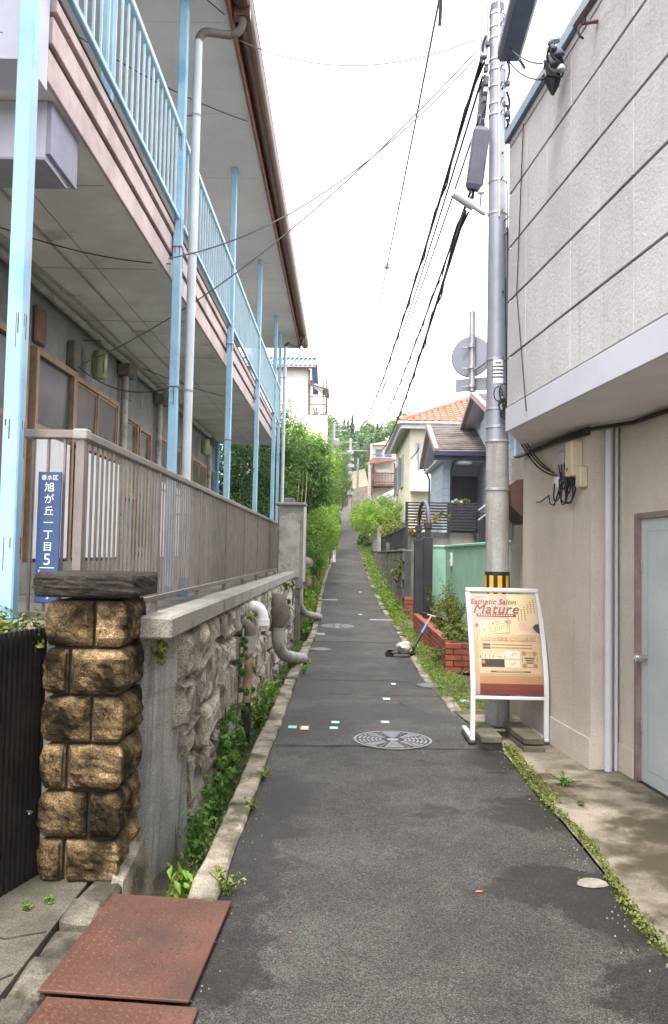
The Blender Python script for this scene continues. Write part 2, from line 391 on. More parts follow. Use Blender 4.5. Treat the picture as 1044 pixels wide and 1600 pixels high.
def leaves(P, N, size, asp=.55, bend=.25, seed=None):
    """one bent leaf (two quads folded along the midrib) at each point, facing roughly N"""
    n = len(P); sz = (size*(0.6 + .8*rng.random(n)))[:, None]
    N = N + rng.normal(0, .45, (n, 3)); N /= np.linalg.norm(N, axis=1)[:, None] + 1e-9
    T = np.cross(N, rng.normal(0, 1, (n, 3))); T /= np.linalg.norm(T, axis=1)[:, None] + 1e-9
    B = np.cross(N, T)
    base = P - T*sz*.5; tip = P + T*sz*.5 - N*sz*bend*.6
    l = P + B*sz*asp*.5 + N*sz*bend*.35; r = P - B*sz*asp*.5 + N*sz*bend*.35
    V = np.stack([base, l, tip, r], 1).reshape(-1, 3); F = np.arange(4*n).reshape(n, 4)
    F = np.concatenate([F[:, [0, 1, 2]], F[:, [0, 2, 3]]])
    return V, F
def clumps(blobs, n, clump=.22, seed=0, hollow=.55):
    """points and outward normals spread over leaf clumps that sit on ellipsoids (cx,cy,cz,rx,ry,rz)"""
    vol = np.array([b[3]*b[4]*b[5] for b in blobs])**.67; vol /= vol.sum(); PP = []; NN = []
    for b, v in zip(blobs, vol):
        k = max(6, int(n*v/55)); m = int(n*v/k)
        d = rng.normal(0, 1, (k, 3)); d /= np.linalg.norm(d, axis=1)[:, None]
        rr = (hollow + (1-hollow)*rng.random(k)**.6)[:, None]
        cc = np.array(b[:3]) + d*rr*np.array(b[3:6])
        cr = clump*(.6 + .8*rng.random(k))*min(b[3:6])*1.6
        e = rng.normal(0, 1, (k, m, 3)); e /= np.linalg.norm(e, axis=2)[:, :, None]
        e *= (.35 + .65*rng.random((k, m, 1))**.5)
        PP.append((cc[:, None] + e*cr[:, None, None]).reshape(-1, 3)); NN.append((e + .5*d[:, None] + np.array([0, 0, .5])).reshape(-1, 3))
    return np.concatenate(PP), np.concatenate(NN)
def crown(name, blobs, n, size, m, parent=None, clump=.22, asp=.6, hollow=.55):
    P, N = clumps(blobs, n, clump, hollow=hollow); V, F = leaves(P, N, size, asp)
    c = np.mean([b[:3] for b in blobs], 0); c[2] = min(b[2]-b[5] for b in blobs)
    return np_mesh(name, V, F, m, parent, tuple(c))
def trunk(parent, base, tops, r, m='bark', name='trunk'):
    mb = MB(); base = Vector(base)
    for i, t in enumerate(tops):
        t = Vector(t); mid = base.lerp(t, .5) + Vector((random.uniform(-.1, .1), random.uniform(-.1, .1), .05))*(t-base).length*.4
        mb.tube([base, base.lerp(mid, .6), mid, t], [r, r*.75, r*.55, r*.2], 7)
    return mb.build(name, m, parent, smooth=True)

TXT = {}
def text(body, size, shear=0, align='CENTER', sp=1.0):
    cu = bpy.data.curves.new('t', 'FONT'); cu.body = body; cu.size = size; cu.shear = shear; cu.align_x = align; cu.align_y = 'CENTER'
    cu.space_character = sp; cu.resolution_u = 3
    o = bpy.data.objects.new('t', cu); C.objects.link(o)
    dg = bpy.context.evaluated_depsgraph_get(); me = bpy.data.meshes.new_from_object(o.evaluated_get(dg))
    V = [v.co.copy() for v in me.vertices]; F = [tuple(p.vertices) for p in me.polygons]
    bpy.data.objects.remove(o); bpy.data.curves.remove(cu); bpy.data.meshes.remove(me)
    return V, F
def lettering(name, body, size, m, parent, fn, shear=0, align='CENTER', sp=1.0, rotz=0, centre=(0, 0), stretch=(1, 1)):
    V, F = text(body, size, shear, align, sp); mb = MB(); c, s_ = math.cos(rotz), math.sin(rotz)
    for v in V:
        x, y = v.x*stretch[0], v.y*stretch[1]
        mb.v.append(Vector(fn(centre[0] + x*c - y*s_, centre[1] + x*s_ + y*c)))
    mb.f = F
    if not V: return None
    return mb.build(name, m, parent)

# ------------------------------------------------------------------ the lane: profile and edges
PY = [-6, 11, 15, 20, 25, 35, 45, 60, 75, 84]
PZ = [0, 0, .08, .32, .62, 1.35, 2.3, 3.9, 5.6, 6.4]
LX = ([-6, 10.5, 15, 20, 25, 35, 45, 60, 78, 84], [-.53, -.53, -.45, -.50, -.53, -.38, -.38, -.36, -.05, 0])
RX = ([-6, 6.9, 8.3, 10.5, 15, 20, 25, 35, 45, 60, 78, 84], [1.31, 1.31, 1.12, 1.02, 1.05, .90, .84, .78, .78, .50, .62, .65])
zr = lambda y: float(np.interp(y, PY, PZ))
xl = lambda y: float(np.interp(y, *LX))
xr = lambda y: float(np.interp(y, *RX))
def gy(py, x_off=0):                            # distance at which the lane's surface shows at photo row py (lane centre)
    lo, hi = 2.0, 84.0
    for _ in range(40):
        mid = (lo+hi)/2; p = at(535, py, mid)
        if p.z > zr(mid): lo = mid
        else: hi = mid
    return lo
YS = list(np.arange(-6, 12, .5)) + list(np.arange(12, 30, 1.0)) + list(np.arange(30, 85, 3.0))

def ground_z(x, y):
    z = zr(min(y, 84)) - .42
    if y > 84: z = 6.0 + (y-84)*.17 if y < 150 else 17.2 + (y-150)*.03
    if x < -1.1 and y > 15.5: z += min(4.2, .55*(-x-1.1) + .3)*min(1, (y-15.5)/4)
    if x > 1.45 and y > 27: z += min(1.4, (x-1.45)*1.2)*min(1, (y-27)/4)
    return z
gx = [-200, -100, -60, -30, -16, -10, -7, -5, -3.5, -2.4, -1.7, -1.1, -.5, .3, 1.0, 1.45, 1.9, 2.6, 4, 6, 10, 18, 35, 70, 120, 200]
gyv = [-40, -20, -6, 0, 4, 8, 12, 15.5, 18, 20, 23, 26, 29, 32, 36, 40, 45, 50, 56, 62, 70, 78, 84, 92, 105, 120, 150, 220, 300, 400]
V = [(x, y, ground_z(x, y)) for y in gyv for x in gx]; nx = len(gx)
F = [(j*nx+i, j*nx+i+1, (j+1)*nx+i+1, (j+1)*nx+i) for j in range(len(gyv)-1) for i in range(nx-1)]
mb = MB(); mb.v = [Vector(v) for v in V]; mb.f = F; struct('ground', mb, 'earth', centre=(0, 0, 0))

def strip(fa, fb, y0, y1, dz=0, base=None, wob=0):     # a sheet between two edges of the lane, following its slope
    mb = MB(); ys = [y0] + [y for y in YS if y0+.05 < y < y1-.05] + [y1]; prev = None
    for y in ys:
        j = random.uniform(-wob, wob)
        a, b = Vector((fa(y)+j, y, zr(y)+dz)), Vector((fb(y)+j*.7, y, zr(y)+dz))
        if prev: mb.quad(prev[0], prev[1], b, a)
        prev = (a, b)
    return mb
def weld(o):
    bm = bmesh.new(); bm.from_mesh(o.data); bmesh.ops.remove_doubles(bm, verts=bm.verts[:], dist=1e-4); bmesh.ops.recalc_face_normals(bm, faces=bm.faces[:])
    bm.to_mesh(o.data); bm.free(); return o
struct('road', strip(xl, xr, -6, 84), 'asphalt')
def patch(y0, y1, fa, fb, dz, m): return struct('road_patch', strip(fa, fb, y0, y1, dz), m)
pa, pb = gy(1166), gy(1086)
patch(pa, pb, lambda y: xl(y)+.02, lambda y: xr(y)-.02, .004, 'asphalt_patch')
patch(gy(1003), gy(946), lambda y: xl(y)+.01, lambda y: xr(y)-.03, .004, 'asphalt_patch')
patch(gy(884), gy(862), lambda y: xl(y)+.01, lambda y: xr(y)-.01, .004, 'asphalt_patch')
patch(gy(850), gy(838), lambda y: xl(y)+.01, lambda y: xr(y)-.01, .004, 'asphalt_patch')
# tar seams across the lane
for py in (1167, 1085.5, 1063, 1003, 946, 884):
    y = gy(py); mb = MB(); prev = None
    for k in range(15):
        x = xl(y) + (xr(y)-xl(y))*k/14; yy = y + random.uniform(-.02, .02) + .03*math.sin(k*.7+py)
        h = .006 + .006*random.random()
        if prev: mb.quad((prev[0], prev[1]-prev[2], zr(prev[1])+.007), (x, yy-h, zr(yy)+.007), (x, yy+h, zr(yy)+.007), (prev[0], prev[1]+prev[2], zr(prev[1])+.007))
        prev = (x, yy, h)
    struct('road_seam', mb, 'manhole_dark')

# left kerb of separate stones, ditch behind it
kerb = tag(bpy.data.objects.new('kerb', None), kind='structure'); C.objects.link(kerb); WL['kerb'] = Vector((0, 0, 0))
y = 3.62; k = 0
while y < 44:
    ln = random.uniform(.8, 1.9) if y < 14 else random.uniform(1.2, 2.6); w_ = .135 if y < 13 else .1; y1 = y + ln; gap = .008
    j0, j1 = random.uniform(-.012, .012), random.uniform(-.012, .012); t = random.uniform(.02, .045)
    bm = bmesh.new(); bmesh.ops.create_cube(bm, size=1)
    bmesh.ops.subdivide_edges(bm, edges=[e for e in bm.edges if abs(e.verts[0].co.y-e.verts[1].co.y) > .5], cuts=4)
    for v in bm.verts:
        yy = y + gap + (v.co.y+.5)*(ln-gap*2); xx = xl(yy) - w_ + (v.co.x+.5)*w_ + j0 + random.uniform(-.009, .009)
        v.co = Vector((xx, yy, (zr(yy)-.26) if v.co.z < 0 else zr(yy)+t+random.uniform(-.006, .006)))
    bmesh.ops.bevel(bm, geom=[e for e in bm.edges if min(v.co.z for v in e.verts) > zr(y)-.1 and abs(e.verts[0].co.x-e.verts[1].co.x) < .03], offset=.012, segments=1, affect='EDGES')
    MB().bm(bm).build('kerb_stone', 'kerb', kerb)
    y = y1; k += 1
struct('ditch', strip(lambda y: -1.0, lambda y: xl(y)-.08, 3.3, 46, -.2), 'ditch_mud')
# right verge: kerb strip and soil beside the lane beyond the utility pole
struct('verge', strip(xr, lambda y: max(1.7, xr(y)+.4) if y < 11 else 1.46, 8.05, 45, .006), 'earth')
vk = tag(bpy.data.objects.new('verge_kerb', None), kind='structure'); C.objects.link(vk); WL['verge_kerb'] = Vector((0, 0, 0))
y = 8.2
while y < 44:
    ln = random.uniform(.5, 1.0) if y < 20 else random.uniform(1.5, 3); 
    if random.random() < .72:
        mb = MB().bev(xr(y+ln/2)-.01, xr(y+ln/2)+.10, y, y+ln-.03, zr(y)-.1, zr(y+ln/2)+.03, .012, .012); mb.build('kerb_stone', 'kerb', vk)
    y += ln
# concrete apron on the right in front of the shop, pavement on the left
A = rad(5.75); CA, SA = math.cos(A), math.sin(A)
RB = lambda u, p, z: Vector((p*CA - u*SA, p*SA + u*CA, z))       # u along the right-hand building, p out from the eye
apron = tag(bpy.data.objects.new('apron', None), kind='structure'); C.objects.link(apron); WL['apron'] = Vector((0, 0, 0))
for y0, y1 in ((-4, 6.555), (6.558, 8.04)):
    mb = MB(); prev = None
    for y in np.linspace(y0, y1, 22 if y0 < 0 else 8):
        a, b = Vector((xr(y)-.02+random.uniform(0, .03), y, .010+random.uniform(0, .006))), Vector((3.4, y, .05))
        if prev is not None: mb.quad(prev[0], prev[1], b, a)
        prev = (a, b)
    weld(mb.build('slab', 'apron', apron))
struct('pavement', MB().box(-9, -1.15, -6, 4.4, -.3, .012), 'pavement')
ps = tag(bpy.data.objects.new('pavement_edge', None), kind='structure'); C.objects.link(ps); WL['pavement_edge'] = Vector((0, 0, 0))
y = -1.0
while y < 3.75:
    ln = random.uniform(.22, .34)
    MB().bev(-1.142, -.992, y+.006, y+ln-.006, -.25, .016+random.uniform(-.016, .014), .022, .014).build('edge_stone', 'edge_stone', ps); y += ln
for pts in (((-1.16, 3.35), (-1.30, 3.28), (-1.42, 3.33), (-1.62, 3.22), (-1.9, 3.3)), ((-1.16, 3.02), (-1.24, 2.92), (-1.33, 2.93), (-1.45, 2.80), (-1.5, 2.6), (-1.7, 2.5)), ((-1.33, 2.93), (-1.40, 3.1), (-1.42, 3.33))):
    mb = MB()
    for (x0, y0), (x1, y1) in zip(pts[:-1], pts[1:]):
        dx, dy = x1-x0, y1-y0; l = math.hypot(dx, dy); nx_, ny_ = -dy/l*.004, dx/l*.004; mb.quad((x0-nx_, y0-ny_, .0165), (x1-nx_*.6, y1-ny_*.6, .0165), (x1+nx_*.6, y1+ny_*.6, .0165), (x0+nx_, y0+ny_, .0165))
    struct('pavement_crack', mb, 'manhole_dark')
struct('ditch_lining', MB().box(-.99, -.52, -6, 3.5, -.5, -.21), 'ditch_mud')

# ------------------------------------------------------------------ steel plates over the ditch
def plate(y0, y1, x0, x1, z, tilt, label):
    t = thing('steel_plate', ((x0+x1)/2, (y0+y1)/2, z), label, 'steel plate', 'rusty plates covering the ditch')
    c = Vector(((x0+x1)/2, (y0+y1)/2, z)); M = Matrix.Rotation(rad(tilt), 3, 'Z') @ Matrix.Rotation(rad(1.2), 3, 'Y')
    mb = MB().bev(x0, x1, y0, y1, z, z+.012, .003); mb.rot(0, M, c); mb.build('sheet', 'rust_plate', t)
    mb = MB(); p = .034; nx_, ny_ = int((x1-x0)/p)-1, int((y1-y0)/p)-1
    for i in range(nx_):
        for j in range(ny_):
            cx, cy = x0 + p*(i+1), y0 + p*(j+1); a = rad(45 if (i+j) % 2 else -45); dx, dy = math.cos(a)*.0135, math.sin(a)*.0135; ex, ey = -math.sin(a)*.0042, math.cos(a)*.0042; h = z+.012
            mb.poly([(cx-dx, cy-dy, h), (cx+ex, cy+ey, h), (cx+ex*.3, cy+ey*.3, h+.0042), (cx-ex*.3, cy-ey*.3, h+.0042)]); mb.poly([(cx+ex, cy+ey, h), (cx+dx, cy+dy, h), (cx+ex*.3, cy+ey*.3, h+.0042)])
            mb.poly([(cx-dx, cy-dy, h), (cx-ex*.3, cy-ey*.3, h+.0042), (cx-ex, cy-ey, h)]); mb.poly([(cx+dx, cy+dy, h), (cx-ex, cy-ey, h), (cx-ex*.3, cy-ey*.3, h+.0042), (cx+ex*.3, cy+ey*.3, h+.0042)])
    mb.rot(0, M, c); tag(mb.build('tread', 'rust_tread', t), kind='stuff')
plate(2.86, 3.66, -1.0, -.475, .022, -2.5, 'whole rusty red chequered steel plate lying at the foot of the stone pillar')
plate(1.98, 2.845, -1.0, -.475, .010, -2.5, 'rusty steel plate cut off by the bottom edge of the picture')

# ------------------------------------------------------------------ manholes, covers, tape marks, leaves on the lane
def manhole(px, py, r, label, detail=True, x=None, y=None):
    y = y or gy(py); x = at(px, py, y).x if x is None else x; z = zr(y); sl = (zr(y+.3)-zr(y-.3))/.6
    t = thing('manhole_cover', (x, y, z), label, 'manhole cover', 'iron covers let into the lane')
    T = Matrix.Rotation(math.atan(sl), 3, 'X'); c = (x, y, z)
    mb = MB().lathe([(r*.94, .004), (r*.94, .013), (r, .013), (r*1.0, .004)], c, 40); mb.rot(0, T, c); mb.build('frame_ring', 'manhole_iron', t)
    mb = MB().lathe([(r*.92, .003), (r*.92, .008)], c, 40); mb.rot(0, T, c); mb.build('lid', 'manhole_dark', t)
    mb = MB(); h0, h1 = .0085, .0135
    def arc(r0, r1, a0, a1, n):
        for k in range(n):
            b0, b1 = a0+(a1-a0)*k/n, a0+(a1-a0)*(k+1)/n
            mb.hexa([(x+q*math.cos(b), y+q*math.sin(b), z+h) for h in (h0, h1) for q, b in ((r0, b0), (r1, b0), (r1, b1), (r0, b1))])
    if detail:
        for i in range(6):
            q0 = r*(.30 + .105*i); q1 = q0 + r*.062
            for s_ in range(12):
                a0 = 2*math.pi*s_/12 + .02 + (.04 if i % 2 else 0); a1 = a0 + 2*math.pi/12 - .09
                mid = (a0+a1)/2 % math.pi
                if abs(mid-math.pi/2) < .45: continue
                arc(q0, q1, a0, a1, 3)
        for s_ in (math.pi/2, -math.pi/2):
            for dq in (-.42, .42): 
                aa = s_+dq; arc(r*.08, r*.9, aa-.012, aa+.012, 1)
            for i in range(5): arc(r*(.25+.13*i), r*(.33+.13*i), s_-.30, s_+.30, 4)
        arc(0.0, r*.16, 0, 2*math.pi, 10)
    else:
        for i in range(5): arc(r*(.12+.165*i), r*(.21+.165*i), 0, 2*math.pi, 20)
    mb.rot(0, T, c); mb.build('relief', 'manhole_iron', t)
manhole(614, 1156, .325, 'large round iron manhole cover with ring pattern nearest the poster stand')
manhole(527, 979, .32, 'round iron manhole cover in the middle of the lane beyond the grey drain pipe')
manhole(500, 1016, .17, 'small round iron cover at the mouth of the thick grey drain pipe', False)
manhole(672, 1069, .155, 'small round iron cover half overgrown below the brick planter', False)
for px, py, w_, d_, lab in ((597, 968, .52, .22, 'narrow flat steel cover across the lane before the brick gate pier'), (514, 938, .42, .35, 'pale flat cover at the left kerb beyond the second drain pipe'),
                            (497, 992, .25, .3, 'small dark metal cover plate beside the left kerb stones')):
    y = gy(py); x = at(px, py, y).x; o = MB().bev(x-w_/2, x+w_/2, y-d_/2, y+d_/2, zr(y)-.03, zr(y)+.014, .004).build('drain_cover', 'manhole_iron', None); tag(o, lab, 'drain cover', 'flat covers let into the lane')
def tape(px, py, sx, sy, m, lab, mark):
    y = gy(py); x = at(px, py, y).x; z = zr(y)+.0075
    t = thing('tape_mark', (x, y, z), lab, 'tape mark', 'survey tape marks stuck on the lane')
    MB().box(x-sx/2, x+sx/2, y-sy/2, y+sy/2, z, z+.0016).build('backing', m, t)
    b = .012
    if mark: MB().box(x-sx/2+b, x+sx/2-b, y-sy/2+b*2, y+sy/2-b*2, z+.0016, z+.0026).build('face', 'tape_white' if m != 'tape_white' else 'tape_green', t)
for a in ((457, 1139, .075, .11, 'tape_green', 'green tape square at the left kerb beside the red one', 0), (476, 1140, .075, .16, 'tape_red', 'red and white tape mark near the left kerb', 1),
          (524, 1130, .075, .10, 'tape_green', 'upper of two green tape marks left of the large manhole', 1), (521.5, 1139, .075, .10, 'tape_green', 'lower of two green tape marks left of the large manhole', 1),
          (602, 1128, .075, .10, 'tape_green', 'green and white tape mark just above the large manhole', 1), (604, 1091.5, .075, .11, 'tape_white', 'pale tape mark on the seam beyond the large manhole', 1),
          (726, 1092, .09, .11, 'tape_green', 'green tape mark tucked beside the poster stand foot', 0), (615, 1068, .05, .09, 'tape_white', 'small white tape mark in line with the overgrown cover', 0),
          (563, 960, .07, .16, 'tape_white', 'white tape mark in the middle of the lane past the manhole', 0), (563, 925, .07, .3, 'tape_white', 'distant white tape mark high up the lane', 0)): tape(*a)
def leaf_on_ground(px, py, s_, lab, m='dead_leaf', z0=None):
    y = gy(py); x = at(px, py, y).x; z = (zr(y) if z0 is None else z0)+.006
    mb = MB(); a = random.uniform(0, 3)
    pts = [(-1, 0, .0), (-.3, .35, .3), (.5, .28, .2), (1, 0, .35), (.4, -.3, .1), (-.4, -.32, .15)]
    mb.poly([(x+s_*(p*math.cos(a)-q*math.sin(a)), y+s_*(p*math.sin(a)+q*math.cos(a)), z+h*s_*.5) for p, q, h in pts])
    tag(mb.build('fallen_leaf', m), lab, 'leaf', 'fallen leaves on the lane')
leaf_on_ground(749, 1390, .02, 'orange fallen leaf on the dark asphalt in the foreground')
leaf_on_ground(828, 1244, .013, 'tiny brown leaf on the wet asphalt near the mossy edge')
leaf_on_ground(453, 1461, .008, 'tiny red leaf scrap near the corner of the steel plate')
for i, (px, py, s_) in enumerate(((925, 1373, .05), (790, 1333, .0), (388, 1262, .0))):
    if s_:
        y = gy(py); x = at(px, py, y).x; bm = bmesh.new(); bmesh.ops.create_icosphere(bm, subdivisions=2, radius=1)
        for v in bm.verts: v.co = Vector((x + v.co.x*s_*1.5, y+v.co.y*s_, .004+max(0, v.co.z)*s_*.45)) + Vector((random.uniform(-1, 1), random.uniform(-1, 1), 0))*s_*.12
        tag(MB().bm(bm).build('stone_chip', 'pebble'), 'flat pale stone broken out of the asphalt edge', 'stone')
# loose grit along the lane's edges
P = []
for _ in range(260):
    y = 2.4 + 9*rng.random()**1.5; s_ = rng.random() < .5
    x = (xl(y) + abs(rng.normal(0, .05))) if s_ else (xr(y) - abs(rng.normal(0, .09))); P.append((x, y, zr(y)+.004, .002+.0025*rng.random()))
mb = MB()
for x, y, z, r in P: mb.hexa([(x-r, y-r, z-.002), (x+r, y-r*.6, z-.002), (x+r*.7, y+r, z-.002), (x-r*.8, y+r*.7, z-.002), (x-r*.5, y-r*.4, z+r), (x+r*.4, y-r*.4, z+r), (x+r*.4, y+r*.5, z+r), (x-r*.4, y+r*.4, z+r)])
tag(mb.build('grit', 'pebble'), 'loose pale grit scattered along the edges of the asphalt', 'grit', kind='stuff')

# ------------------------------------------------------------------ left terrace and retaining wall
struct('terrace', MB().box(-14, -.985, 4.45, 21.5, -.5, 1.09), 'concrete')
WX = -.885
wall = thing('retaining_wall', (WX-.1, 9, -.3), 'old granite rubble retaining wall with concrete coping below the brown fence', 'wall')
MB().box(-1.0, WX-.03, 4.7, 15.05, -.5, 1.10).build('backing', 'mortar', wall)
MB().hexa([(-1.06, 4.29, -.45), (-1.01, 4.29, -.45), (WX, 4.98, -.45), (-1.06, 4.98, -.45), (-1.06, 4.26, 1.10), (-.99, 4.26, 1.10), (WX, 4.62, 1.10), (-1.06, 4.62, 1.10)]).build('end_block', 'washed_concrete', wall)
def eb(t, z): k = (z+.45)/1.55; return Vector((-1.01+.02*k+(WX+1.01-.02*k)*t, 4.29-.03*k+(.69-.33*k)*t, z)) + Vector((.011, -.0025, 0))
for zz in (.16, .62, .80): MB().poly([eb(0.02, zz), eb(.98, zz), eb(.98, zz+.006), eb(.02, zz+.006)]).build('joint', 'coping', wall)
for k, (a, b) in enumerate(((4.12, 6.0), (6.006, 9.0), (9.006, 12.0), (12.006, 15.1))):
    MB().bev(-1.02, WX+.035, a, b, 1.102, 1.215, .012).build('coping_stone', 'coping', wall)
def wv(y, k): return .045*math.sin(y*2.3+k*1.7) + .03*math.sin(y*5.1+k*4.1)
rows = [-.30, .0, .29, .58, .85, 1.10]
for r in range(5):
    y = 4.5 + random.uniform(0, .15); e0 = 0
    while y < 15.0:
        ln = random.uniform(.28, .56); e1 = random.uniform(-.10, .10)
        def bz(yy, k): return rows[k] + (0 if k in (0, 5) else 1.2*wv(yy, k))
        ya, yb = y, min(y+ln, 15.06); g = .010
        ring = [(ya+e0+g, bz(ya, r)+g), ((ya+yb)/2+random.uniform(-.05, .05), bz((ya+yb)/2, r)+g), (yb-e1-g if False else yb+e1*-1-g, bz(yb, r)+g),
                (yb+e1-g, bz(yb, r+1)-g), ((ya+yb)/2+random.uniform(-.05, .05), bz((ya+yb)/2, r+1)-g), (ya-e0+g, bz(ya, r+1)-g)]
        cy, cz = sum(p[0] for p in ring)/6, sum(p[1] for p in ring)/6; mb = MB(); prot = random.uniform(.006, .018)
        back = [Vector((WX-.06, p[0], p[1])) for p in ring]; r0 = [Vector((WX-.022+random.uniform(-.008, .006), p[0], p[1])) for p in ring]
        r1 = [Vector((WX+prot+random.uniform(-.012, .012), cy+(p[0]-cy)*random.uniform(.72, .92), cz+(p[1]-cz)*random.uniform(.70, .90))) for p in ring]
        r2 = [Vector((WX+prot+random.uniform(-.02, .024), cy+(p[0]-cy)*.38, cz+(p[1]-cz)*.38)) for p in ring]
        mb.v = back + r0 + r1 + r2 + [Vector((WX+prot+random.uniform(-.015, .02), cy, cz))]
        for a in range(3):
            for k in range(6): mb.f += [(a*6+k, a*6+(k+1) % 6, (a+1)*6+(k+1) % 6), (a*6+k, (a+1)*6+(k+1) % 6, (a+1)*6+k)]
        for k in range(6): mb.f.append((18+k, 18+(k+1) % 6, 24))
        if cy > 4.95 - (cz+.45)*.22: mb.build('stone', 'granite', wall, smooth=False)
        y = yb; e0 = -e1
# stone pillar
PX0, PX1, PY0, PY1 = -1.372, -1.035, 3.86, 4.30
pil = thing('stone_pillar', ((PX0+PX1)/2, (PY0+PY1)/2, 0), 'squat rusticated brown stone gate pillar with black weathered cap', 'pillar')
MB().box(PX0+.02, PX1-.02, PY0+.02, PY1-.02, -.05, 1.305).build('core', 'cap_stone', pil)
def rock(x0, x1, y0, y1, z0, z1, faces, m, name, amp=.045, par=pil):
    """block with rough pitched faces: faces is a set of '-y', '+x'"""
    bm = bmesh.new(); bmesh.ops.create_cube(bm, size=1); bmesh.ops.subdivide_edges(bm, edges=bm.edges[:], cuts=9, use_grid_fill=True)
    sd_ = random.uniform(0, 50)
    from mathutils import noise as nz
    for v in bm.verts:
        u, q, h = v.co.x+.5, v.co.y+.5, v.co.z+.5; d = Vector((0, 0, 0))
        zc = min(1, min(h, 1-h)/.15); rough_ = .8+.35*nz.noise(Vector((u*2.6+sd_, h*2.2, q*2.6)))+.42*nz.noise(Vector((u*7+sd_, h*6, q*7)))
        if '-y' in faces and q < .01: e = min(1, min(u, 1-u)/.1) if '+x' not in faces else min(1, u/.1); d.y -= amp*zc*e*rough_
        if '+x' in faces and u > .99: e = min(1, (1-q)/.16); d.x += amp*zc*e*rough_
        if '-x' in faces and u < .01: e = min(1, (1-q)/.16); d.x -= amp*zc*e*rough_
        v.co = Vector((x0+u*(x1-x0), y0+q*(y1-y0), z0+h*(z1-z0))) + d
    bmesh.ops.bevel(bm, geom=[e for e in bm.edges if len(e.link_faces) == 2 and e.calc_face_angle(0) > 1.0], offset=.006, segments=1, affect='EDGES')
    return MB().bm(bm).build(name, m, par, smooth=False)
zz = 0.0
hs = [.205, .218, .218, .222, .222, .225]
for i, h in enumerate(hs):
    sp_ = PX0 + (PX1-PX0)*(.30 if i % 2 == 0 else .62); g = .0075
    rock(PX0, sp_-g, PY0, PY1-.01, zz+g, zz+h-g, {'-y', '-x'}, 'brown_stone', 'stone', .030)
    rock(sp_+g, PX1, PY0, PY1-.01, zz+g, zz+h-g, {'-y', '+x'}, 'brown_stone', 'stone', .036)
    zz += h
rock(PX0-.05, PX1+.055, PY0-.055, PY1+.05, zz+.012, zz+.125, {'-y', '+x', '-x'}, 'cap_stone', 'cap', .022)
tag(MB().hexa([(-1.03, 3.74, -.2), (-.95, 3.72, -.2), (-.93, 4.27, -.2), (-1.03, 4.27, -.2), (-1.03, 3.82, .05), (-.985, 3.84, .02), (-.975, 4.2, .10), (-1.03, 4.22, .16)]).build('footing_stone', 'kerb'), 'weathered wedge of stone between the pillar and the wall end', 'stone')
# dark ribbed gate leaf at the far left
g0, g1 = Vector((-1.415, 3.93, .0)), Vector((-1.95, 2.0, .0)); dv = (g1-g0).normalized(); nrm = Vector((-dv.y, dv.x, 0)); L = (g1-g0).length
gate = thing('ribbed_gate', tuple((g0+g1)/2), 'black ribbed metal gate leaf standing open beside the stone pillar', 'gate')
n = int(L/.036)
for k in range(n):
    a = g0 + dv*(k*.036+.003); b = a + dv*.022; c0 = nrm*.011
    MB().hexa([a-c0, b-c0, b+c0, a+c0] + [p+Vector((0, 0, 1.17)) for p in (a-c0, b-c0, b+c0, a+c0)]).build('rib', 'black_rib', gate)
a, b = g0-nrm*.002, g1-nrm*.002; c0 = -nrm*.006 if nrm.x > 0 else nrm*.006
MB().hexa([a-c0*.2, b-c0*.2, b+c0, a+c0] + [p+Vector((0, 0, 1.15)) for p in (a-c0*.2, b-c0*.2, b+c0, a+c0)]).build('sheet', 'black_rib', gate)
lp = g0+dv*.12+Vector((.016, 0, .34)); MB().tube([lp, lp+Vector((.03, -.01, .0)), lp+Vector((.03, -.05, .005))], .005, 6).build('latch', 'chrome', gate)

# pipes coming out of the retaining wall
def bend(p0, p1, p2, n=7):                      # quadratic bend
    p0, p1, p2 = Vector(p0), Vector(p1), Vector(p2)
    return [p0*(1-t)**2 + p1*2*t*(1-t) + p2*t*t for t in [i/n for i in range(n+1)]]
y = 7.15; t = thing('drain_pipe', (-.8, y, .6), 'rusty grey downpipe with elbow on the granite wall under the coping', 'pipe')
MB().tube([(WX-.02, y, .93)] + bend((-.86, y, .93), (-.80, y, .93), (-.80, y, .86)) + [(-.80, y, .80)], .043, 12).build('elbow', 'pipe_dark', t, smooth=True)
MB().lathe([(.05, 0), (.05, .15)], (-.80, y, .67), 14).build('collar', 'pipe_grey', t, smooth=True)
MB().tube([(-.80, y, .70), (-.815, y+.01, .2)], .034, 12).build('pipe', 'pipe_rust', t, smooth=True)
MB().tube([(-.815, y+.01, .25), (-.815, y+.01, -.15)], .042, 12).build('sleeve', 'scooter_black', t, smooth=True)
y = 7.75; t = thing('drain_pipe', (-.8, y, .8), 'short white plastic elbow pipe sticking out under the coping', 'pipe')
MB().tube([(WX-.02, y, 1.04)] + bend((-.84, y, 1.04), (-.735, y, 1.04), (-.735, y, .90)), .048, 14).build('elbow', 'pipe_white', t, smooth=True)
MB().lathe([(.043, .0), (.057, .002), (.057, .06), (.049, .062)], (-.735, y, .86), 16).build('socket', 'pipe_white', t, smooth=True)
y = 10.3; t = thing('drain_pipe', (-.75, y, .2), 'thick grey drain pipe with dark bulb bending from the wall to the kerb', 'pipe')
MB().tube([(WX-.03, y, 1.0), (-.84, y, .97), (-.795, y, .86), (-.79, y, .74), (-.80, y, .62)], [.05, .10, .135, .14, .09], 16).build('bulb', 'pipe_dark', t, smooth=True)
MB().tube([(-.80, y, .66)] + bend((-.80, y, .56), (-.80, y, .30), (-.70, y+.3, .22)) + [(-.53, y+1.2, .07)], .075, 14).build('pipe', 'pipe_grey', t, smooth=True)
MB().lathe([(.10, -.03), (.12, .0), (.10, .04)], (-.53, y+1.2, .03), 12).build('mortar_bed', 'kerb', t)
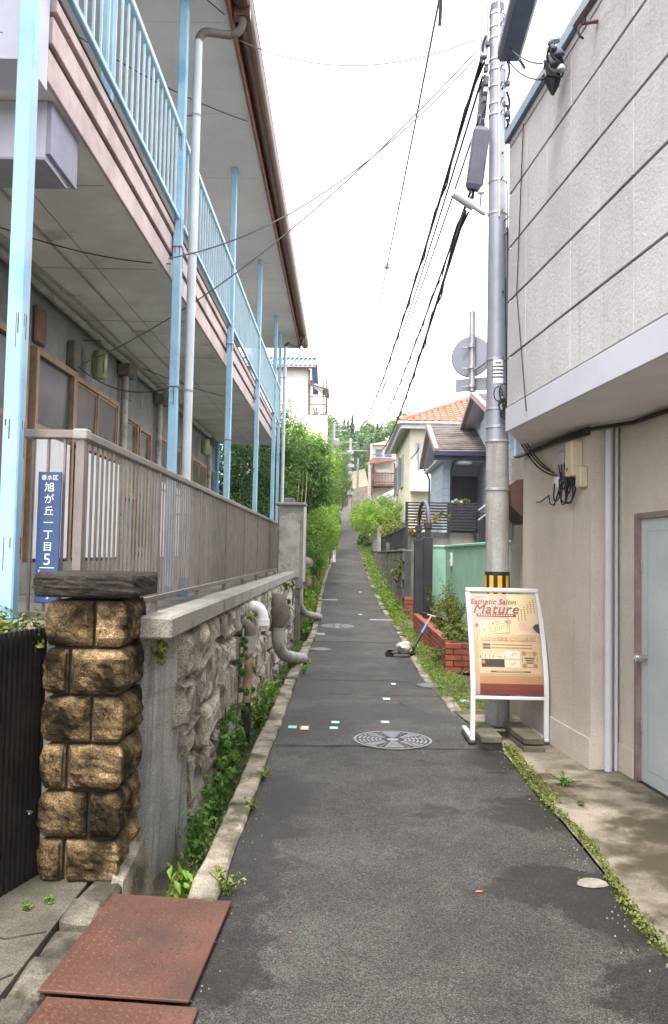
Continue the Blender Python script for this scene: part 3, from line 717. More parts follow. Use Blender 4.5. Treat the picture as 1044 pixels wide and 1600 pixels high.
y = 15.3; t = thing('drain_pipe', (-.75, y, .4), 'slim grey drain pipe bending to the kerb below the concrete pier', 'pipe')
MB().tube([(-.80, y, .98)] + bend((-.80, y, .75), (-.80, y, .42), (-.62, y+.9, .33)) + [(-.46, y+1.6, .24)], .068, 12).build('pipe', 'pipe_grey', t, smooth=True)
MB().lathe([(.08, 0), (.085, .06), (.075, .08)], (-.80, y, .95), 12).build('collar', 'pipe_dark', t, smooth=True)

# concrete pier at the far end of the wall
pier = thing('concrete_pier', (-.9, 15.4, 1.0), 'plain grey concrete wall pier at the end of the brown fence', 'pier')
MB().box(-1.20, -.735, 15.06, 15.5, .9, 2.42).build('shaft', 'concrete', pier)
MB().prism([(-1.18, 1.10), (-.80, 1.10), (-.80, 2.2), (-.93, 2.3), (-1.18, 2.2)], 'Y', 15.03, 15.07).build('face_slab', 'pipe_grey', pier)
MB().bev(-1.26, -.69, 15.0, 15.55, 2.42, 2.47, .012).build('cap', 'coping', pier)
MB().box(-.735, -.70, 15.08, 15.46, 1.02, 2.40).build('side_plate', 'galvanised', pier)
box('toe', 'mortar', pier, -1.1, -.78, 15.08, 16.5, -.3, .9)

# ------------------------------------------------------------------ brown fence on the terrace
FX, FY0, FY1, FZ0, FZ1 = -1.40, 4.32, 18.6, 1.19, 2.165
fence = thing('railing_fence', (FX, 11, 1.09), 'brown aluminium bar fence along the terrace above the granite wall', 'fence')
MB().bev(FX-.03, FX+.03, FY0-.03, FY1, FZ1-.035, FZ1+.012, .006).build('top_rail', 'fence_brown', fence)
MB().bev(FX-.022, FX+.022, FY0, FY1, FZ0-.02, FZ0+.025, .004).build('bottom_rail', 'fence_brown', fence)
MB().bev(-1.72, FX-.032, FY0-.03, FY0+.03, FZ1-.035, FZ1+.012, .006).build('top_rail', 'fence_brown', fence)
MB().bev(-1.72, FX-.024, FY0-.022, FY0+.022, FZ0-.02, FZ0+.025, .004).build('bottom_rail', 'fence_brown', fence)
MB().bev(FX-.04, FX+.04, FY0-.04, FY0+.04, FZ1-.04, FZ1+.018, .008).build('corner_cap', 'pipe_grey', fence)
bar = MB().box(-.0055, .0055, -.0095, .0095, 0, FZ1-.036-FZ0-.026).build('bar', 'fence_brown', fence, centre=(0, 0, 0)); bar.location = Vector((FX, FY0+.1, FZ0+.0255)) - WL[fence.name]
y = FY0+.195
while y < FY1-.05: inst('bar', bar.data, fence, (FX, y, FZ0+.0255)); y += .095
for x in (-1.655, -1.575, -1.487): inst('bar', bar.data, fence, (x, FY0, FZ0+.0255))
post = MB().box(-.022, .022, -.024, .024, 0, FZ1-.036-1.09).build('post', 'fence_brown', fence, centre=(0, 0, 0)); post.location = Vector((FX, FY0, 1.09)) - WL[fence.name]
for y in np.arange(FY0+1.8, FY1, 1.8): inst('post', post.data, fence, (FX-.002, y, 1.09))
# address plate
pl = thing('address_plate', (-1.55, FY0-.03, 1.26), 'tall blue street address plate with white lettering fixed to the fence', 'sign')
PXc, PW, PZ0, PZ1 = -1.548, .125, 1.262, 1.95
MB().bev(PXc-PW/2, PXc+PW/2, FY0-.042, FY0-.032, PZ0, PZ1, .004).build('plate', 'address_blue', pl)
fp = lambda a, b: (PXc + a, FY0-.0432, b)
lettering('lettering', '垂水区', .030, 'white_ink', pl, fp, centre=(0, 1.918))
for k, ch in enumerate('旭が丘一丁目'): lettering('lettering', ch, .054, 'white_ink', pl, fp, centre=(0, 1.866-.0625*k))
lettering('lettering', '5', .085, 'white_ink', pl, fp, centre=(0, 1.487), sp=1)
MB().box(PXc-.038, PXc+.038, FY0-.0436, FY0-.042, 1.444, 1.448).build('rule', 'white_ink', pl)
for k, ch in enumerate('TA1'): lettering('lettering', ch, .022, 'white_ink', pl, fp, centre=(-.04, 1.425-.045*k))
lettering('lettering', '5', .030, 'white_ink', pl, fp, centre=(.008, 1.292))

# ------------------------------------------------------------------ left apartment building
BX, WXL = -1.70, -3.23
apt = thing('apartment_building', (-5, 12, 1.09), 'two-storey old apartment house with pale blue posts and a pink-edged balcony', 'building')
box('wall', 'stucco_grey', apt, -9, WXL, 5.2, 20.6, 1.09, 7.6)
box('floor_kerb', 'concrete', apt, WXL+.002, WXL+.14, 5.2, 20.5, 1.095, 1.40)
box('balcony_slab', 'soffit', apt, WXL+.002, -1.80, 4.62, 20.8, 4.285, 4.75)
for y in np.arange(4.2, 20.8, 1.82): box('soffit_joint', 'groove', apt, WXL+.03, -1.86, y, y+.006, 4.2815, 4.2846)
box('soffit_joint', 'groove', apt, -2.452, -2.446, 3.1, 20.7, 4.2815, 4.2846)
# pink fascia in three stepped boards
for z0, z1, x1 in ((4.275, 4.47, -1.775), (4.50, 4.66, -1.755), (4.69, 4.765, -1.735)):
    MB().bev(-1.80, x1, 4.63, 20.82, z0, z1, .004).build('fascia_board', 'pink_paint', apt)
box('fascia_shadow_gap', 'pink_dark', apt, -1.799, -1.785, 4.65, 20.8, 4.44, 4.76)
box('floor_edge', 'pink_dark', apt, -1.799, -1.728, 4.65, 20.8, 4.767, 4.785)
# posts
PYS = [4.16, 8.0, 11.78, 15.56, 19.3, 20.72]
for i, y in enumerate(PYS):
    h = .043 if i < 5 else .036
    p = MB().bev(BX-h, BX+h, y-h, y+h, 1.09, 7.19, .008).build('post', 'blue_paint', apt)
    MB().bev(BX-h-.004, BX+h+.004, y-h-.004, y+h+.004, 1.09, 1.20, .004).build('post_foot', 'blue_paint_strong', p)
# railing panels between the posts
bar2 = None
for i in range(-1, len(PYS)-1):
    ya, yb = (PYS[i]+.046 if i >= 0 else 2.9), PYS[i+1]-.046
    MB().bev(BX-.03, BX+.03, ya, yb, 5.69, 5.75, .008).build('handrail', 'pale_blue', apt)
    MB().bev(BX-.02, BX+.02, ya, yb, 4.83, 4.875, .006).build('lower_rail', 'blue_paint', apt)
    n = max(2, round((yb-ya)/.16))
    for k in range(1, n):
        y = ya + (yb-ya)*k/n
        if bar2 is None: bar2 = MB().box(-.008, .008, -.008, .008, 0, .814).build('baluster', 'pale_blue', apt, centre=(0, 0, 0)); bar2.location = Vector((BX, y, 4.8755)) - WL[apt.name]
        else: inst('baluster', bar2.data, apt, (BX, y, 4.8755))
box('stair_post', 'blue_paint', apt, -2.05, -1.97, 6.5, 6.58, 4.75, 7.19)
box('stair_rail', 'blue_paint', apt, -2.05, -1.97, 5.0, 6.5, 4.95, 5.0)
# stair landing beams behind the first post
box('stair_beam', 'lavender', apt, -3.2, -1.86, 4.86, 5.14, 3.90, 4.28)
box('stair_beam', 'lavender', apt, -3.8, -1.77, 4.30, 4.61, 4.20, 5.6)
box('beam_flange', 'lavender_dark', apt, -3.2, -1.84, 4.80, 5.20, 3.885, 3.90)
box('beam_cleat', 'lavender_dark', apt, -1.86, -1.83, 4.86, 5.35, 3.95, 4.27)
# eaves: soffit, fascia, gutter
box('eave_soffit', 'eave_soffit', apt, -9.5, -1.31, 2.4, 22.4, 7.19, 7.22)
for y in np.arange(3, 22, 1.82): box('soffit_joint', 'joint_faint', apt, -3.2, -1.33, y, y+.004, 7.187, 7.1895)
MB().prism([(-9.6, 9.6), (-9.6, 9.45), (-1.24, 7.42), (-1.24, 7.55)], 'Y', 2.3, 22.5).build('roof', 'grey_tile', apt)
MB().prism([(-9.5, 7.23), (-1.32, 7.23), (-1.32, 7.40), (-9.5, 9.44)], 'Y', 22.3, 22.4).build('gable_board', 'brown_wood', apt)
MB().bev(-1.31, -1.27, 2.4, 22.45, 7.15, 7.43, .006).build('fascia', 'gutter_red', apt)
mb = MB(); prof = []                             # half-round box gutter
for k in range(11): a = math.pi + math.pi*k/10; prof.append((-1.165 + .098*math.cos(a), 7.34 + .11*math.sin(a)))
prof += [(-1.062, 7.37), (-1.056, 7.37), (-1.05, 7.345)]
for k in range(11): a = 2*math.pi - math.pi*k/10; prof.append((-1.165 + .108*math.cos(a), 7.34 + .12*math.sin(a)))
mb.prism(prof, 'Y', 2.4, 22.55); mb.build('gutter', 'gutter_brown', apt)
for y in np.arange(3, 22.4, .9): box('gutter_bracket', 'gutter_brown', apt, -1.275, -1.06, y, y+.02, 7.372, 7.384)
def downpipe(y, yg, x=-1.59, r=.045):
    p = MB().tube([(-1.165, yg, 7.24), (-1.165, yg, 7.12)] + bend((-1.165, yg, 7.12), (-1.165, yg, 7.0), (-1.3, yg, 6.98)) + bend((x+.08, y, 6.9), (x, y, 6.88), (x, y, 6.75)), r*.95, 12).build('rain_elbow', 'pipe_dark' if x < -1.58 else 'dark_gutter', apt, smooth=True)
    MB().box(-1.25, -1.08, yg-.06, yg+.06, 7.16, 7.5).build('rain_hopper', 'gutter_brown', p)
    q = MB().tube([(x, y, 6.80), (x, y, 1.25)], r, 14).build('downpipe', 'pipe_pale', apt, smooth=True)
    MB().tube([(x, y, 1.28), (x, y, 1.09)], r+.008, 14).build('pipe_foot', 'blue_paint_strong', q, smooth=True)
    for z in (1.9, 3.15, 4.55, 6.0): MB().lathe([(r+.001, 0), (r+.006, .001), (r+.006, .018), (r+.001, .019)], (x, y, z), 14).build('clamp', 'pipe_grey', q)
    for z in (1.9, 3.15, 4.55, 6.0): MB().box(BX, x, y-.006, y+.006, z+.004, z+.016).build('clamp_arm', 'pipe_dark', q)
downpipe(8.18, 8.35); downpipe(20.72, 21.3, -1.57, .042)
for y in PYS[1:3]:
    for z in (3.15, 4.55): box('post_band', 'pipe_dark', apt, BX-.048, BX+.048, y-.048, y+.048, z, z+.014)
# rust runs below the bands and at the rail joints of the nearer posts
mat('rust', (.16, .075, .035), .35, 20, .9, patch=((.07, .035, .02), 14, .5, .65))
for y in PYS[:4]:
    for z in ((3.148, 4.548, 4.84, 5.70, 1.9) if y > 5 else (4.84, 2.75, 2.2, 1.6)):
        for k in range(4):
            ln = random.uniform(.03, .2); w_ = random.uniform(.003, .009); o = random.uniform(-.034, .034)
            if k % 2: MB().box(BX+o-w_/2, BX+o+w_/2, y-.0442, y-.0432, z-ln, z).build('rust_run', 'rust', apt)
            else: MB().box(BX+.0432, BX+.0442, y+o-w_/2, y+o+w_/2, z-ln, z).build('rust_run', 'rust', apt)
# ground-floor doors and windows along the wall
def window(y0, y1, z0, z1, panes, glass='glass_frost', sill=True):
    X = WXL; f = MB(); fr = .055
    f.box(X+.002, X+.075, y0, y1, z1-fr, z1); f.box(X+.002, X+.075, y0, y1, z0, z0+fr); f.box(X+.002, X+.075, y0, y0+fr, z0+fr, z1-fr); f.box(X+.002, X+.075, y1-fr, y1, z0+fr, z1-fr)
    W = f.build('window', 'wood_frame', apt)
    n = panes; wd = (y1-y0-2*fr)/n
    for k in range(n):
        a = y0+fr+k*wd; x = X+.03+.018*(k % 2)
        s_ = MB(); b = .032; z0_, z1_ = z0+fr, z1-fr
        s_.box(x-.012, x+.012, a, a+wd, z1_-b, z1_); s_.box(x-.012, x+.012, a, a+wd, z0_, z0_+b); s_.box(x-.012, x+.012, a, a+b, z0_+b, z1_-b); s_.box(x-.012, x+.012, a+wd-b, a+wd, z0_+b, z1_-b)
        s_.build('sash', 'wood_frame', W)
        MB().box(x-.003, x+.003, a+b, a+wd-b, z0_+b, z1_-b).build('pane', glass, W)
    if sill: MB().box(X+.002, X+.11, y0-.03, y1+.03, z0-.03, z0).build('sill', 'wood_frame', W)
def door(y0, y1, z1, tagtext=None):
    X = WXL; f = MB(); fr = .07
    f.box(X+.002, X+.09, y0, y1, z1-fr, z1); f.box(X+.002, X+.09, y0, y0+fr, 1.1, z1-fr); f.box(X+.002, X+.09, y1-fr, y1, 1.1, z1-fr)
    D = f.build('door', 'wood_frame', apt)
    MB().box(X+.02, X+.06, y0+fr, y1-fr, 1.42, 2.75).build('leaf', 'door_maroon', D)
    MB().box(X+.02, X+.058, y0+fr, y1-fr, 2.755, 2.83).build('mid_rail', 'wood_frame', D)
    MB().box(X+.03, X+.04, y0+fr, y1-fr, 2.832, z1-fr).build('pane', 'glass_frost', D)
    if tagtext:
        MB().box(X+.06, X+.066, y0+.62, y0+.74, 2.75, 2.84).build('number_tag', 'white_panel', D)
        lettering('lettering', tagtext, .07, 'hazard_black', D, lambda a, b: (X+.068, y0+.68+a, 2.795+b))
door(8.2, 9.42, 3.60, 'A3'); window(9.46, 11.3, 2.78, 3.58, 2)
window(11.72, 12.42, 2.3, 3.5, 1, 'glass_dark', False); window(12.5, 13.28, 1.5, 3.45, 1, 'glass_dark', False)
window(13.9, 15.7, 2.6, 3.5, 2); door(15.8, 16.75, 3.55); window(16.9, 18.7, 2.6, 3.5, 2); window(19.2, 19.9, 1.5, 3.5, 1, 'glass_dark', False)
door(6.9, 8.0, 3.60)
for y0, y1 in ((8.25, 9.25), (9.48, 10.38), (10.4, 11.3), (13.92, 14.8), (14.82, 15.7)): MB().box(WXL+.085, WXL+.10, y0, y1, 1.44, 2.72).build('white_panel', 'white_panel', apt)
box('corner_trim', 'blue_paint_strong', apt, WXL-.0, WXL+.06, 20.3, 20.62, 1.1, 4.28)
# pipes, boxes and lamp under the balcony
MB().tube([(-3.13, 5.2, 4.20), (-3.13, 19.5, 4.20)], .045, 10).build('conduit', 'pipe_grey', apt, smooth=True)
MB().tube([(-3.10, 5.2, 4.265), (-2.98, 9.0, 4.265), (-2.98, 14, 4.265)], .014, 6).build('conduit', 'pipe_grey', apt)
MB().tube([(-2.66, 5.2, 4.27), (-2.66, 13.5, 4.27)], .011, 6).build('conduit', 'pipe_grey', apt)
for y in (11.5, 13.7, 18.9):
    MB().tube([(-3.14, y, 1.1), (-3.14, y, 4.05), (-3.13, y+.05, 4.15)], .05, 10).build('downpipe', 'pipe_grey', apt, smooth=True)
    MB().bev(-3.22, -3.03, y-.15, y+.25, 4.0, 4.17, .02).build('junction_box', 'pipe_dark', apt)
    MB().tube([(-3.19, y+.16, 1.1), (-3.19, y+.16, 4.0)], .02, 8).build('conduit', 'pipe_dark', apt, smooth=True)
for y in (12.1, 12.75): box('vent', 'groove', apt, WXL+.002, WXL+.012, y, y+.16, 3.78, 3.92)
MB().bev(WXL+.002, WXL+.10, 9.3, 9.52, 3.62, 3.95, .012).build('meter_box', 'pipe_dark', apt)
MB().bev(WXL+.002, WXL+.05, 8.25, 8.55, 3.66, 4.05, .02).build('wall_plaque', 'brown_wood', apt)
ln_ = MB().lathe([(.06, .36), (.085, .34), (.10, .30), (.10, .06), (.07, .01), (.03, 0)], (-3.02, 9.9, 3.62), 12).build('wall_lantern', 'lantern_glass', apt, smooth=True)
MB().tube([(WXL, 9.9, 4.1), (-3.02, 9.9, 4.1), (-3.02, 9.9, 3.97)], .012, 6).build('bracket', 'pipe_dark', ln_)
for k in range(8):
    a = k*math.pi/4; MB().tube([(-3.02+.103*math.cos(a), 9.9+.103*math.sin(a), 3.68), (-3.02+.103*math.cos(a), 9.9+.103*math.sin(a), 3.92)], .004, 4).build('cage_bar', 'pipe_dark', ln_)
ln2 = MB().lathe([(.06, .36), (.085, .34), (.10, .30), (.10, .06), (.07, .01), (.03, 0)], (-3.02, 17.6, 3.62), 12).build('wall_lantern', 'lantern_glass', apt, smooth=True)

# ------------------------------------------------------------------ right-hand building
shop = thing('shop_building', tuple(RB(3, 3.2, 0)), 'beige rendered shop building with panelled overhanging upper storey', 'building')
def rbx(name, m, u0, u1, p0, p1, z0, z1, par=None, bev=0):
    mb = MB(); i = len(mb.v)
    if bev: mb.bev(p0, p1, u0, u1, z0, z1, bev)
    else: mb.box(p0, p1, u0, u1, z0, z1)
    for k in range(len(mb.v)): mb.v[k] = RB(mb.v[k].y, mb.v[k].x, mb.v[k].z)
    return mb.build(name, m, par or shop)
PU, PM, PR = 1.905, 2.417, 2.62                  # upper face, main lower wall, recessed lower wall
rbx('wall', 'stucco_beige', 5.83, 7.40, PM, 6.3, -.05, 2.535)
rbx('wall', 'stucco_beige', 7.405, 8.0, PM+.07, 6.3, -.05, 2.53)
rbx('plinth', 'stucco_beige', 5.825, 7.405, PM-.012, PM+.3, -.05, .24)
rbx('wall', 'stucco_beige', 5.555, 5.829, PR, 6.4, -.05, 2.53)
rbx('plinth', 'stucco_beige', 5.565, 5.824, PR-.012, PR+.05, -.05, .22)
rbx('wall', 'stucco_beige', -3.0, 5.554, PR, 6.4, 1.87, 2.53)
rbx('wall', 'stucco_beige', -3.0, 4.53, PR+.001, 6.4, -.05, 1.868)
D = rbx('door', 'door_grey', 4.57, 5.51, PR+.03, PR+.07, .03, 1.83)
rbx('door_frame', 'door_frame', 5.512, 5.553, PR-.006, PR+.1, -.02, 1.868, D); rbx('door_frame', 'door_frame', 4.54, 5.512, PR-.006, PR+.1, 1.832, 1.868, D)
for z in (.35, 1.45): rbx('hinge', 'chrome', 5.495, 5.512, PR+.018, PR+.032, z, z+.11, D)
for a0, a1, z0, z1 in ((4.66, 5.42, .12, .126), (4.66, 5.42, 1.74, 1.746)): rbx('pressed_line', 'grey_box', a0, a1, PR+.0285, PR+.031, z0, z1, D)
for a0 in (4.66, 5.414): rbx('pressed_line', 'grey_box', a0, a0+.006, PR+.0285, PR+.031, .12, 1.746, D)
rbx('threshold', 'wire', 4.54, 5.512, PR-.002, PR+.1, .0, .028, D)
c = RB(5.43, PR+.03, .88); ax = Vector((-CA, -SA, 0))
MB().tube([c, c+ax*.05], .013, 10).build('knob_stem', 'chrome', D, smooth=True); MB().tube([c+ax*.045, c+ax*.05, c+ax*.075, c+ax*.085], [.015, .03, .03, .02], 14).build('knob', 'chrome', D, smooth=True)
# overhang: body, soffit, fascia, panels, flashing
mb = MB().prism([(-3, PU+.022), (6.24-0, PU+.022), (7.62-0, PU+.022+.62), (7.62-0, 6.4), (-3, 6.4)], 'Z', 2.7, 4.83)
for k in range(len(mb.v)): mb.v[k] = RB(mb.v[k].x, mb.v[k].y, mb.v[k].z)
mb.build('upper_wall', 'groove', shop)
mb = MB().prism([(-3, PU+.01), (6.24-0.003, PU+.01), (7.62-0.003, PU+.01+.62), (7.62-0.003, 6.4), (-3, 6.4)], 'Z', 2.536, 2.699)
for k in range(len(mb.v)): mb.v[k] = RB(mb.v[k].x, mb.v[k].y, mb.v[k].z)
mb.build('overhang_soffit', 'soffit_grey', shop)
rbx('overhang_fascia', 'fascia_grey', -3, 6.25, PU-.012, PU+.008, 2.528, 2.712, bev=.003)
zb = [2.718, 3.11, 3.56, 3.99, 4.42, 4.80]
for r in range(5):
    for k in range(15):
        u1 = 6.25 - .44*k; rbx('panel', 'panel_beige', u1-.4365, u1, PU + random.uniform(-.001, .001), PU+.021, zb[r]+.009, zb[r+1]-.009, bev=.0025)
rbx('top_strip', 'panel_beige', -3, 6.25, PU, PU+.021, 4.805, 4.86, bev=.003)
rbx('flashing', 'flashing', -3, 6.29, PU-.03, PU+.1, 4.862, 4.96, bev=.008)
mb = MB().prism([(-3, PU+.1), (6.24-0, PU+.1), (7.62-0, PU+.1+.62), (7.62-0, 6.4), (-3, 6.4)], 'Z', 4.84, 4.92)
for k in range(len(mb.v)): mb.v[k] = RB(mb.v[k].x, mb.v[k].y, mb.v[k].z)
mb.build('roof', 'flashing', shop)
# downpipes at the corner
for u, p, r in ((5.785, PM+.115, .028), (5.79, PM+.175, .013)):
    MB().tube([RB(u, p, .0), RB(u, p, 2.53)], r, 14).build('downpipe', 'fascia_grey', shop, smooth=True)
# window hood and meter cabinet on the far part of the wall
mb = MB(); q = [(PM+.069, 2.28), (PM-.06, 2.265), (PM-.12, 2.22), (PM-.15, 2.1), (PM-.15, 2.06), (PM+.069, 1.86)]
mb.prism(q, 'Y', 7.42, 7.95)
for k in range(len(mb.v)): mb.v[k] = RB(mb.v[k].y, mb.v[k].x, mb.v[k].z)
mb.build('vent_hood', 'brown_hood', shop)
rbx('wall_cabinet', 'grey_box', 7.9, 8.1, 2.35, 2.48, 1.72, 2.1, bev=.01); rbx('cabinet_lid', 'lamp_white', 7.86, 8.14, 2.33, 2.52, 2.1, 2.13, bev=.006)
# bracket with hooks and the cable terminal high on the facade
bp = lambda u, dp, z: RB(u, PU-dp, z)
MB().tube([bp(4.55, .12, 4.69), bp(3.2, .10, 4.62)], .022, 6).build('awning_bar', 'brown_hood', shop)
for u in (4.52, 4.1, 3.7):
    zc_ = 4.69-.05*(4.55-u); MB().tube([bp(u, .10, zc_), bp(u, -.0, zc_+.02)], .012, 6).build('bar_bracket', 'brown_hood', shop)
    MB().tube([bp(u-.1, .12, zc_)] + [bp(u-.1, .12+.04*math.sin(a), zc_-.07-.045*(1-math.cos(a))*1) for a in (0, .6, 1.2, 1.8, 2.4, 3.0)], .007, 6).build('hook', 'wire', shop)
for k in range(13):
    q = bp(5.02+.11*random.uniform(-1, 1), .08+.05*random.uniform(-1, 1), 4.74+.13*random.uniform(-1, 1)); MB().lathe([(.012, 0), (.03, .008), (.03, .024), (.012, .045)], q, 10).build('insulator', 'dark_box' if k % 3 else 'galvanised', shop)
q = bp(5.02, .09, 4.66); MB().bev(q.x-.045, q.x+.045, q.y-.05, q.y+.05, q.z, q.z+.14, .015).build('cable_terminal', 'grey_box', shop)
q = bp(5.02, .09, 4.54); MB().tube([q, q+Vector((0, 0, .06)), q+Vector((0, 0, .12))], [.008, .04, .055], 8).build('cable_boot', 'wire', shop)
for k in range(6):
    a0 = bp(5.02+.1*random.uniform(-1, 1), .1, 4.70+.1*random.random()); MB().tube([a0 + Vector((.05*math.sin(t*3+k), -.03*t, -.09*math.sin(t*2.2))) for t in np.linspace(0, 1.6, 9)], .008, 5).build('cable_loop', 'wire', shop, smooth=True)
# meter cluster on the lower wall
def rb_box(name, m, u, dp, z, du, dpp, dz): return rbx(name, m, u-du/2, u+du/2, PM-dp-dpp, PM-dp, z, z+dz, bev=.008)
m_u = lambda px: 1280*PM/(px-406.0)              # distance along the shop wall of a photo column
for nm, m, px, z, dp, du, dd, dz in (('meter_box', 'grey_box', 899, 2.19, .0, .11, .07, .20), ('meter_box', 'cream_box', 917, 2.17, .0, .14, .09, .27), ('meter_box', 'cream_box', 927, 2.08, .0, .10, .06, .16),
                                     ('terminal_box', 'lamp_white', 889, 2.11, .0, .09, .06, .09), ('terminal_box', 'dark_box', 907, 2.10, .0, .10, .05, .12)):
    rb_box(nm, m, m_u(px), dp, z, du, dd, dz)
for k in range(9):                               # loops of slack cable hanging from the terminal
    u0 = m_u(random.uniform(886, 915)); u1 = m_u(random.uniform(895, 925)); dp_ = random.uniform(.05, .10); z0, z1 = random.uniform(2.12, 2.25), random.uniform(2.15, 2.3); dr = random.uniform(.10, .26)
    MB().tube([RB(u0+(u1-u0)*t, PM-dp_-.02*math.sin(t*6), z0+(z1-z0)*t-dr*4*t*(1-t)) for t in [i/12 for i in range(13)]], .006, 5).build('cable_loop', 'wire', shop, smooth=True)
MB().tube([RB(m_u(851), PM-.03, 2.03), RB(m_u(862), PM-.05, 2.02), RB(m_u(878), PM-.06, 2.06), RB(m_u(882), PM-.07, 1.99), RB(m_u(889), PM-.07, 1.97), RB(m_u(897), PM-.07, 2.08)], .006, 5).build('cable_loop', 'wire', shop, smooth=True)
for k in range(3): MB().tube([RB(7.6-k*.1, PM-.02-.012*k, 2.50-.012*k), RB(7.0, PM-.02-.012*k, 2.505-.01*k), RB(6.3, PM-.02-.01*k, 2.515-.014*k), RB(5.82, PM-.025, 2.51-.02*k)], .011, 6).build('wall_cable', 'wire', shop, smooth=True)
MB().tube([RB(5.82, PM-.03, 2.5), RB(5.5, PR-.03, 2.51), RB(3.5, PR-.03, 2.515)], .014, 6).build('wall_cable', 'wire', shop, smooth=True)

# ------------------------------------------------------------------ utility pole
QX, QY = 1.435, 7.60
def pz(py, d=QY): return at(775, py, d).z
pole = thing('utility_pole', (QX, QY, 0), 'grey utility pole with yellow and black hazard band behind the poster stand', 'utility pole')
lean = lambda z: QX + (z-.6)*-.009               # it leans slightly back over the lane
seam = pz(692)
MB().tube([(lean(0), QY, -.02), (lean(seam), QY, seam)], [.112, .104], 28).build('shaft', 'pole_concrete', pole, smooth=True)
MB().tube([(lean(seam), QY, seam), (lean(pz(330)), QY, pz(330)), (lean(pz(20)), QY, pz(20))], [.1055, .083, .072], 28).build('upper_shaft', 'pole_steel', pole, smooth=True)
MB().tube([(lean(pz(20)), QY, pz(20)), (lean(6.7), QY, pz(8))], [.074, .066], 20).build('cap', 'dark_box', pole, smooth=True)
hz0, hz1 = pz(985), pz(893)
hb = MB().tube([(lean(hz0), QY, hz0), (lean(hz1), QY, hz1)], [.1135, .1125], 32).build('hazard_band', 'hazard_black', pole, smooth=True)
for k in range(9):
    a0 = 2*math.pi*k/9 - 1.72; mb = MB(); n = 5; zb0, zb1 = hz0+.03, hz1-.035
    for j in range(n):
        b0, b1 = a0+.36*j/n, a0+.36*(j+1)/n
        mb.quad(*[(lean(z)+.1148*math.cos(b), QY+.1148*math.sin(b), z) for b, z in ((b0, zb0), (b1, zb0), (b1, zb1), (b0, zb1))])
    mb.build('stripe', 'hazard_yellow', hb, smooth=True)
def rpole(z): return float(np.interp(z, [0, seam, pz(330), pz(20)], [.112, .1055, .083, .072]))
for py in (765, 690, 668, 640, 563, 335, 285, 182, 165, 138, 112, 96, 62, 45, 25):
    z = pz(py); r = rpole(z); MB().lathe([(r, -.012), (r+.006, -.01), (r+.006, .01), (r, .012)], (lean(z), QY, z), 24).build('band', 'galvanised', pole)
    if py < 600: MB().tube([(lean(z)+r*.3, QY-r, z), (lean(z)+r*.35, QY-r-.035, z)], .007, 6).build('bolt', 'pipe_dark', pole)
for py in (245, 160, 145, 460): z = pz(py); MB().tube([(lean(z)+.035, QY-rpole(z)*.9, z), (lean(z)+.035, QY-rpole(z)-.004, z)], .009, 8).build('bolt_hole', 'wire', pole)
for py in (372, 350): z = pz(py); MB().tube([(lean(z)+.05, QY-rpole(z)*.7, z), (lean(z)+.08, QY-.14, z+.015)], .007, 6).build('step_bolt', 'pipe_dark', pole)
MB().tube([(lean(z)-.0, QY-rpole(z)-.012, z) for z in np.linspace(pz(345), pz(0), 6)], .0085, 8).build('earth_conduit', 'cream_box', pole, smooth=True)
for s_ in (0, 1): MB().tube([(lean(z)+.075+.02*s_, QY-.085+.01*s_, z) for z in np.linspace(pz(640), pz(360), 9)], .007, 6).build('riser_cable', 'flashing', pole, smooth=True)
# side mast
mx_ = at(756, 60, QY).x; MB().bev(mx_-.036, mx_+.036, QY-.04, QY+.04, pz(92), 7.9, .01).build('side_mast', 'pole_steel', pole)
# identification plate
z0, z1 = pz(602), pz(565); r_ = rpole((z0+z1)/2)+.003; mb = MB()
for j in range(7):
    b0, b1 = -2.15+.95*j/7, -2.15+.95*(j+1)/7
    mb.quad(*[(lean(z0)+r_*math.cos(b), QY+r_*math.sin(b), z) for b, z in ((b0, z0), (b1, z0), (b1, z1), (b0, z1))])
ip = mb.build('number_plate', 'lamp_white', pole, smooth=True)
for k, w_ in enumerate((.05, .11, .12, .10, .12)):
    zz = z1-.035-.033*k; mb = MB(); n = 5; half = w_/2/r_
    for j in range(n):
        b0, b1 = -1.68-half+2*half*j/n, -1.68-half+2*half*(j+1)/n
        mb.quad(*[(lean(z0)+(r_+.0012)*math.cos(b), QY+(r_+.0012)*math.sin(b), z) for b, z in ((b0, zz-.006), (b1, zz-.006), (b1, zz+.007), (b0, zz+.007))])
    mb.build('print_line', 'dark_box', ip)
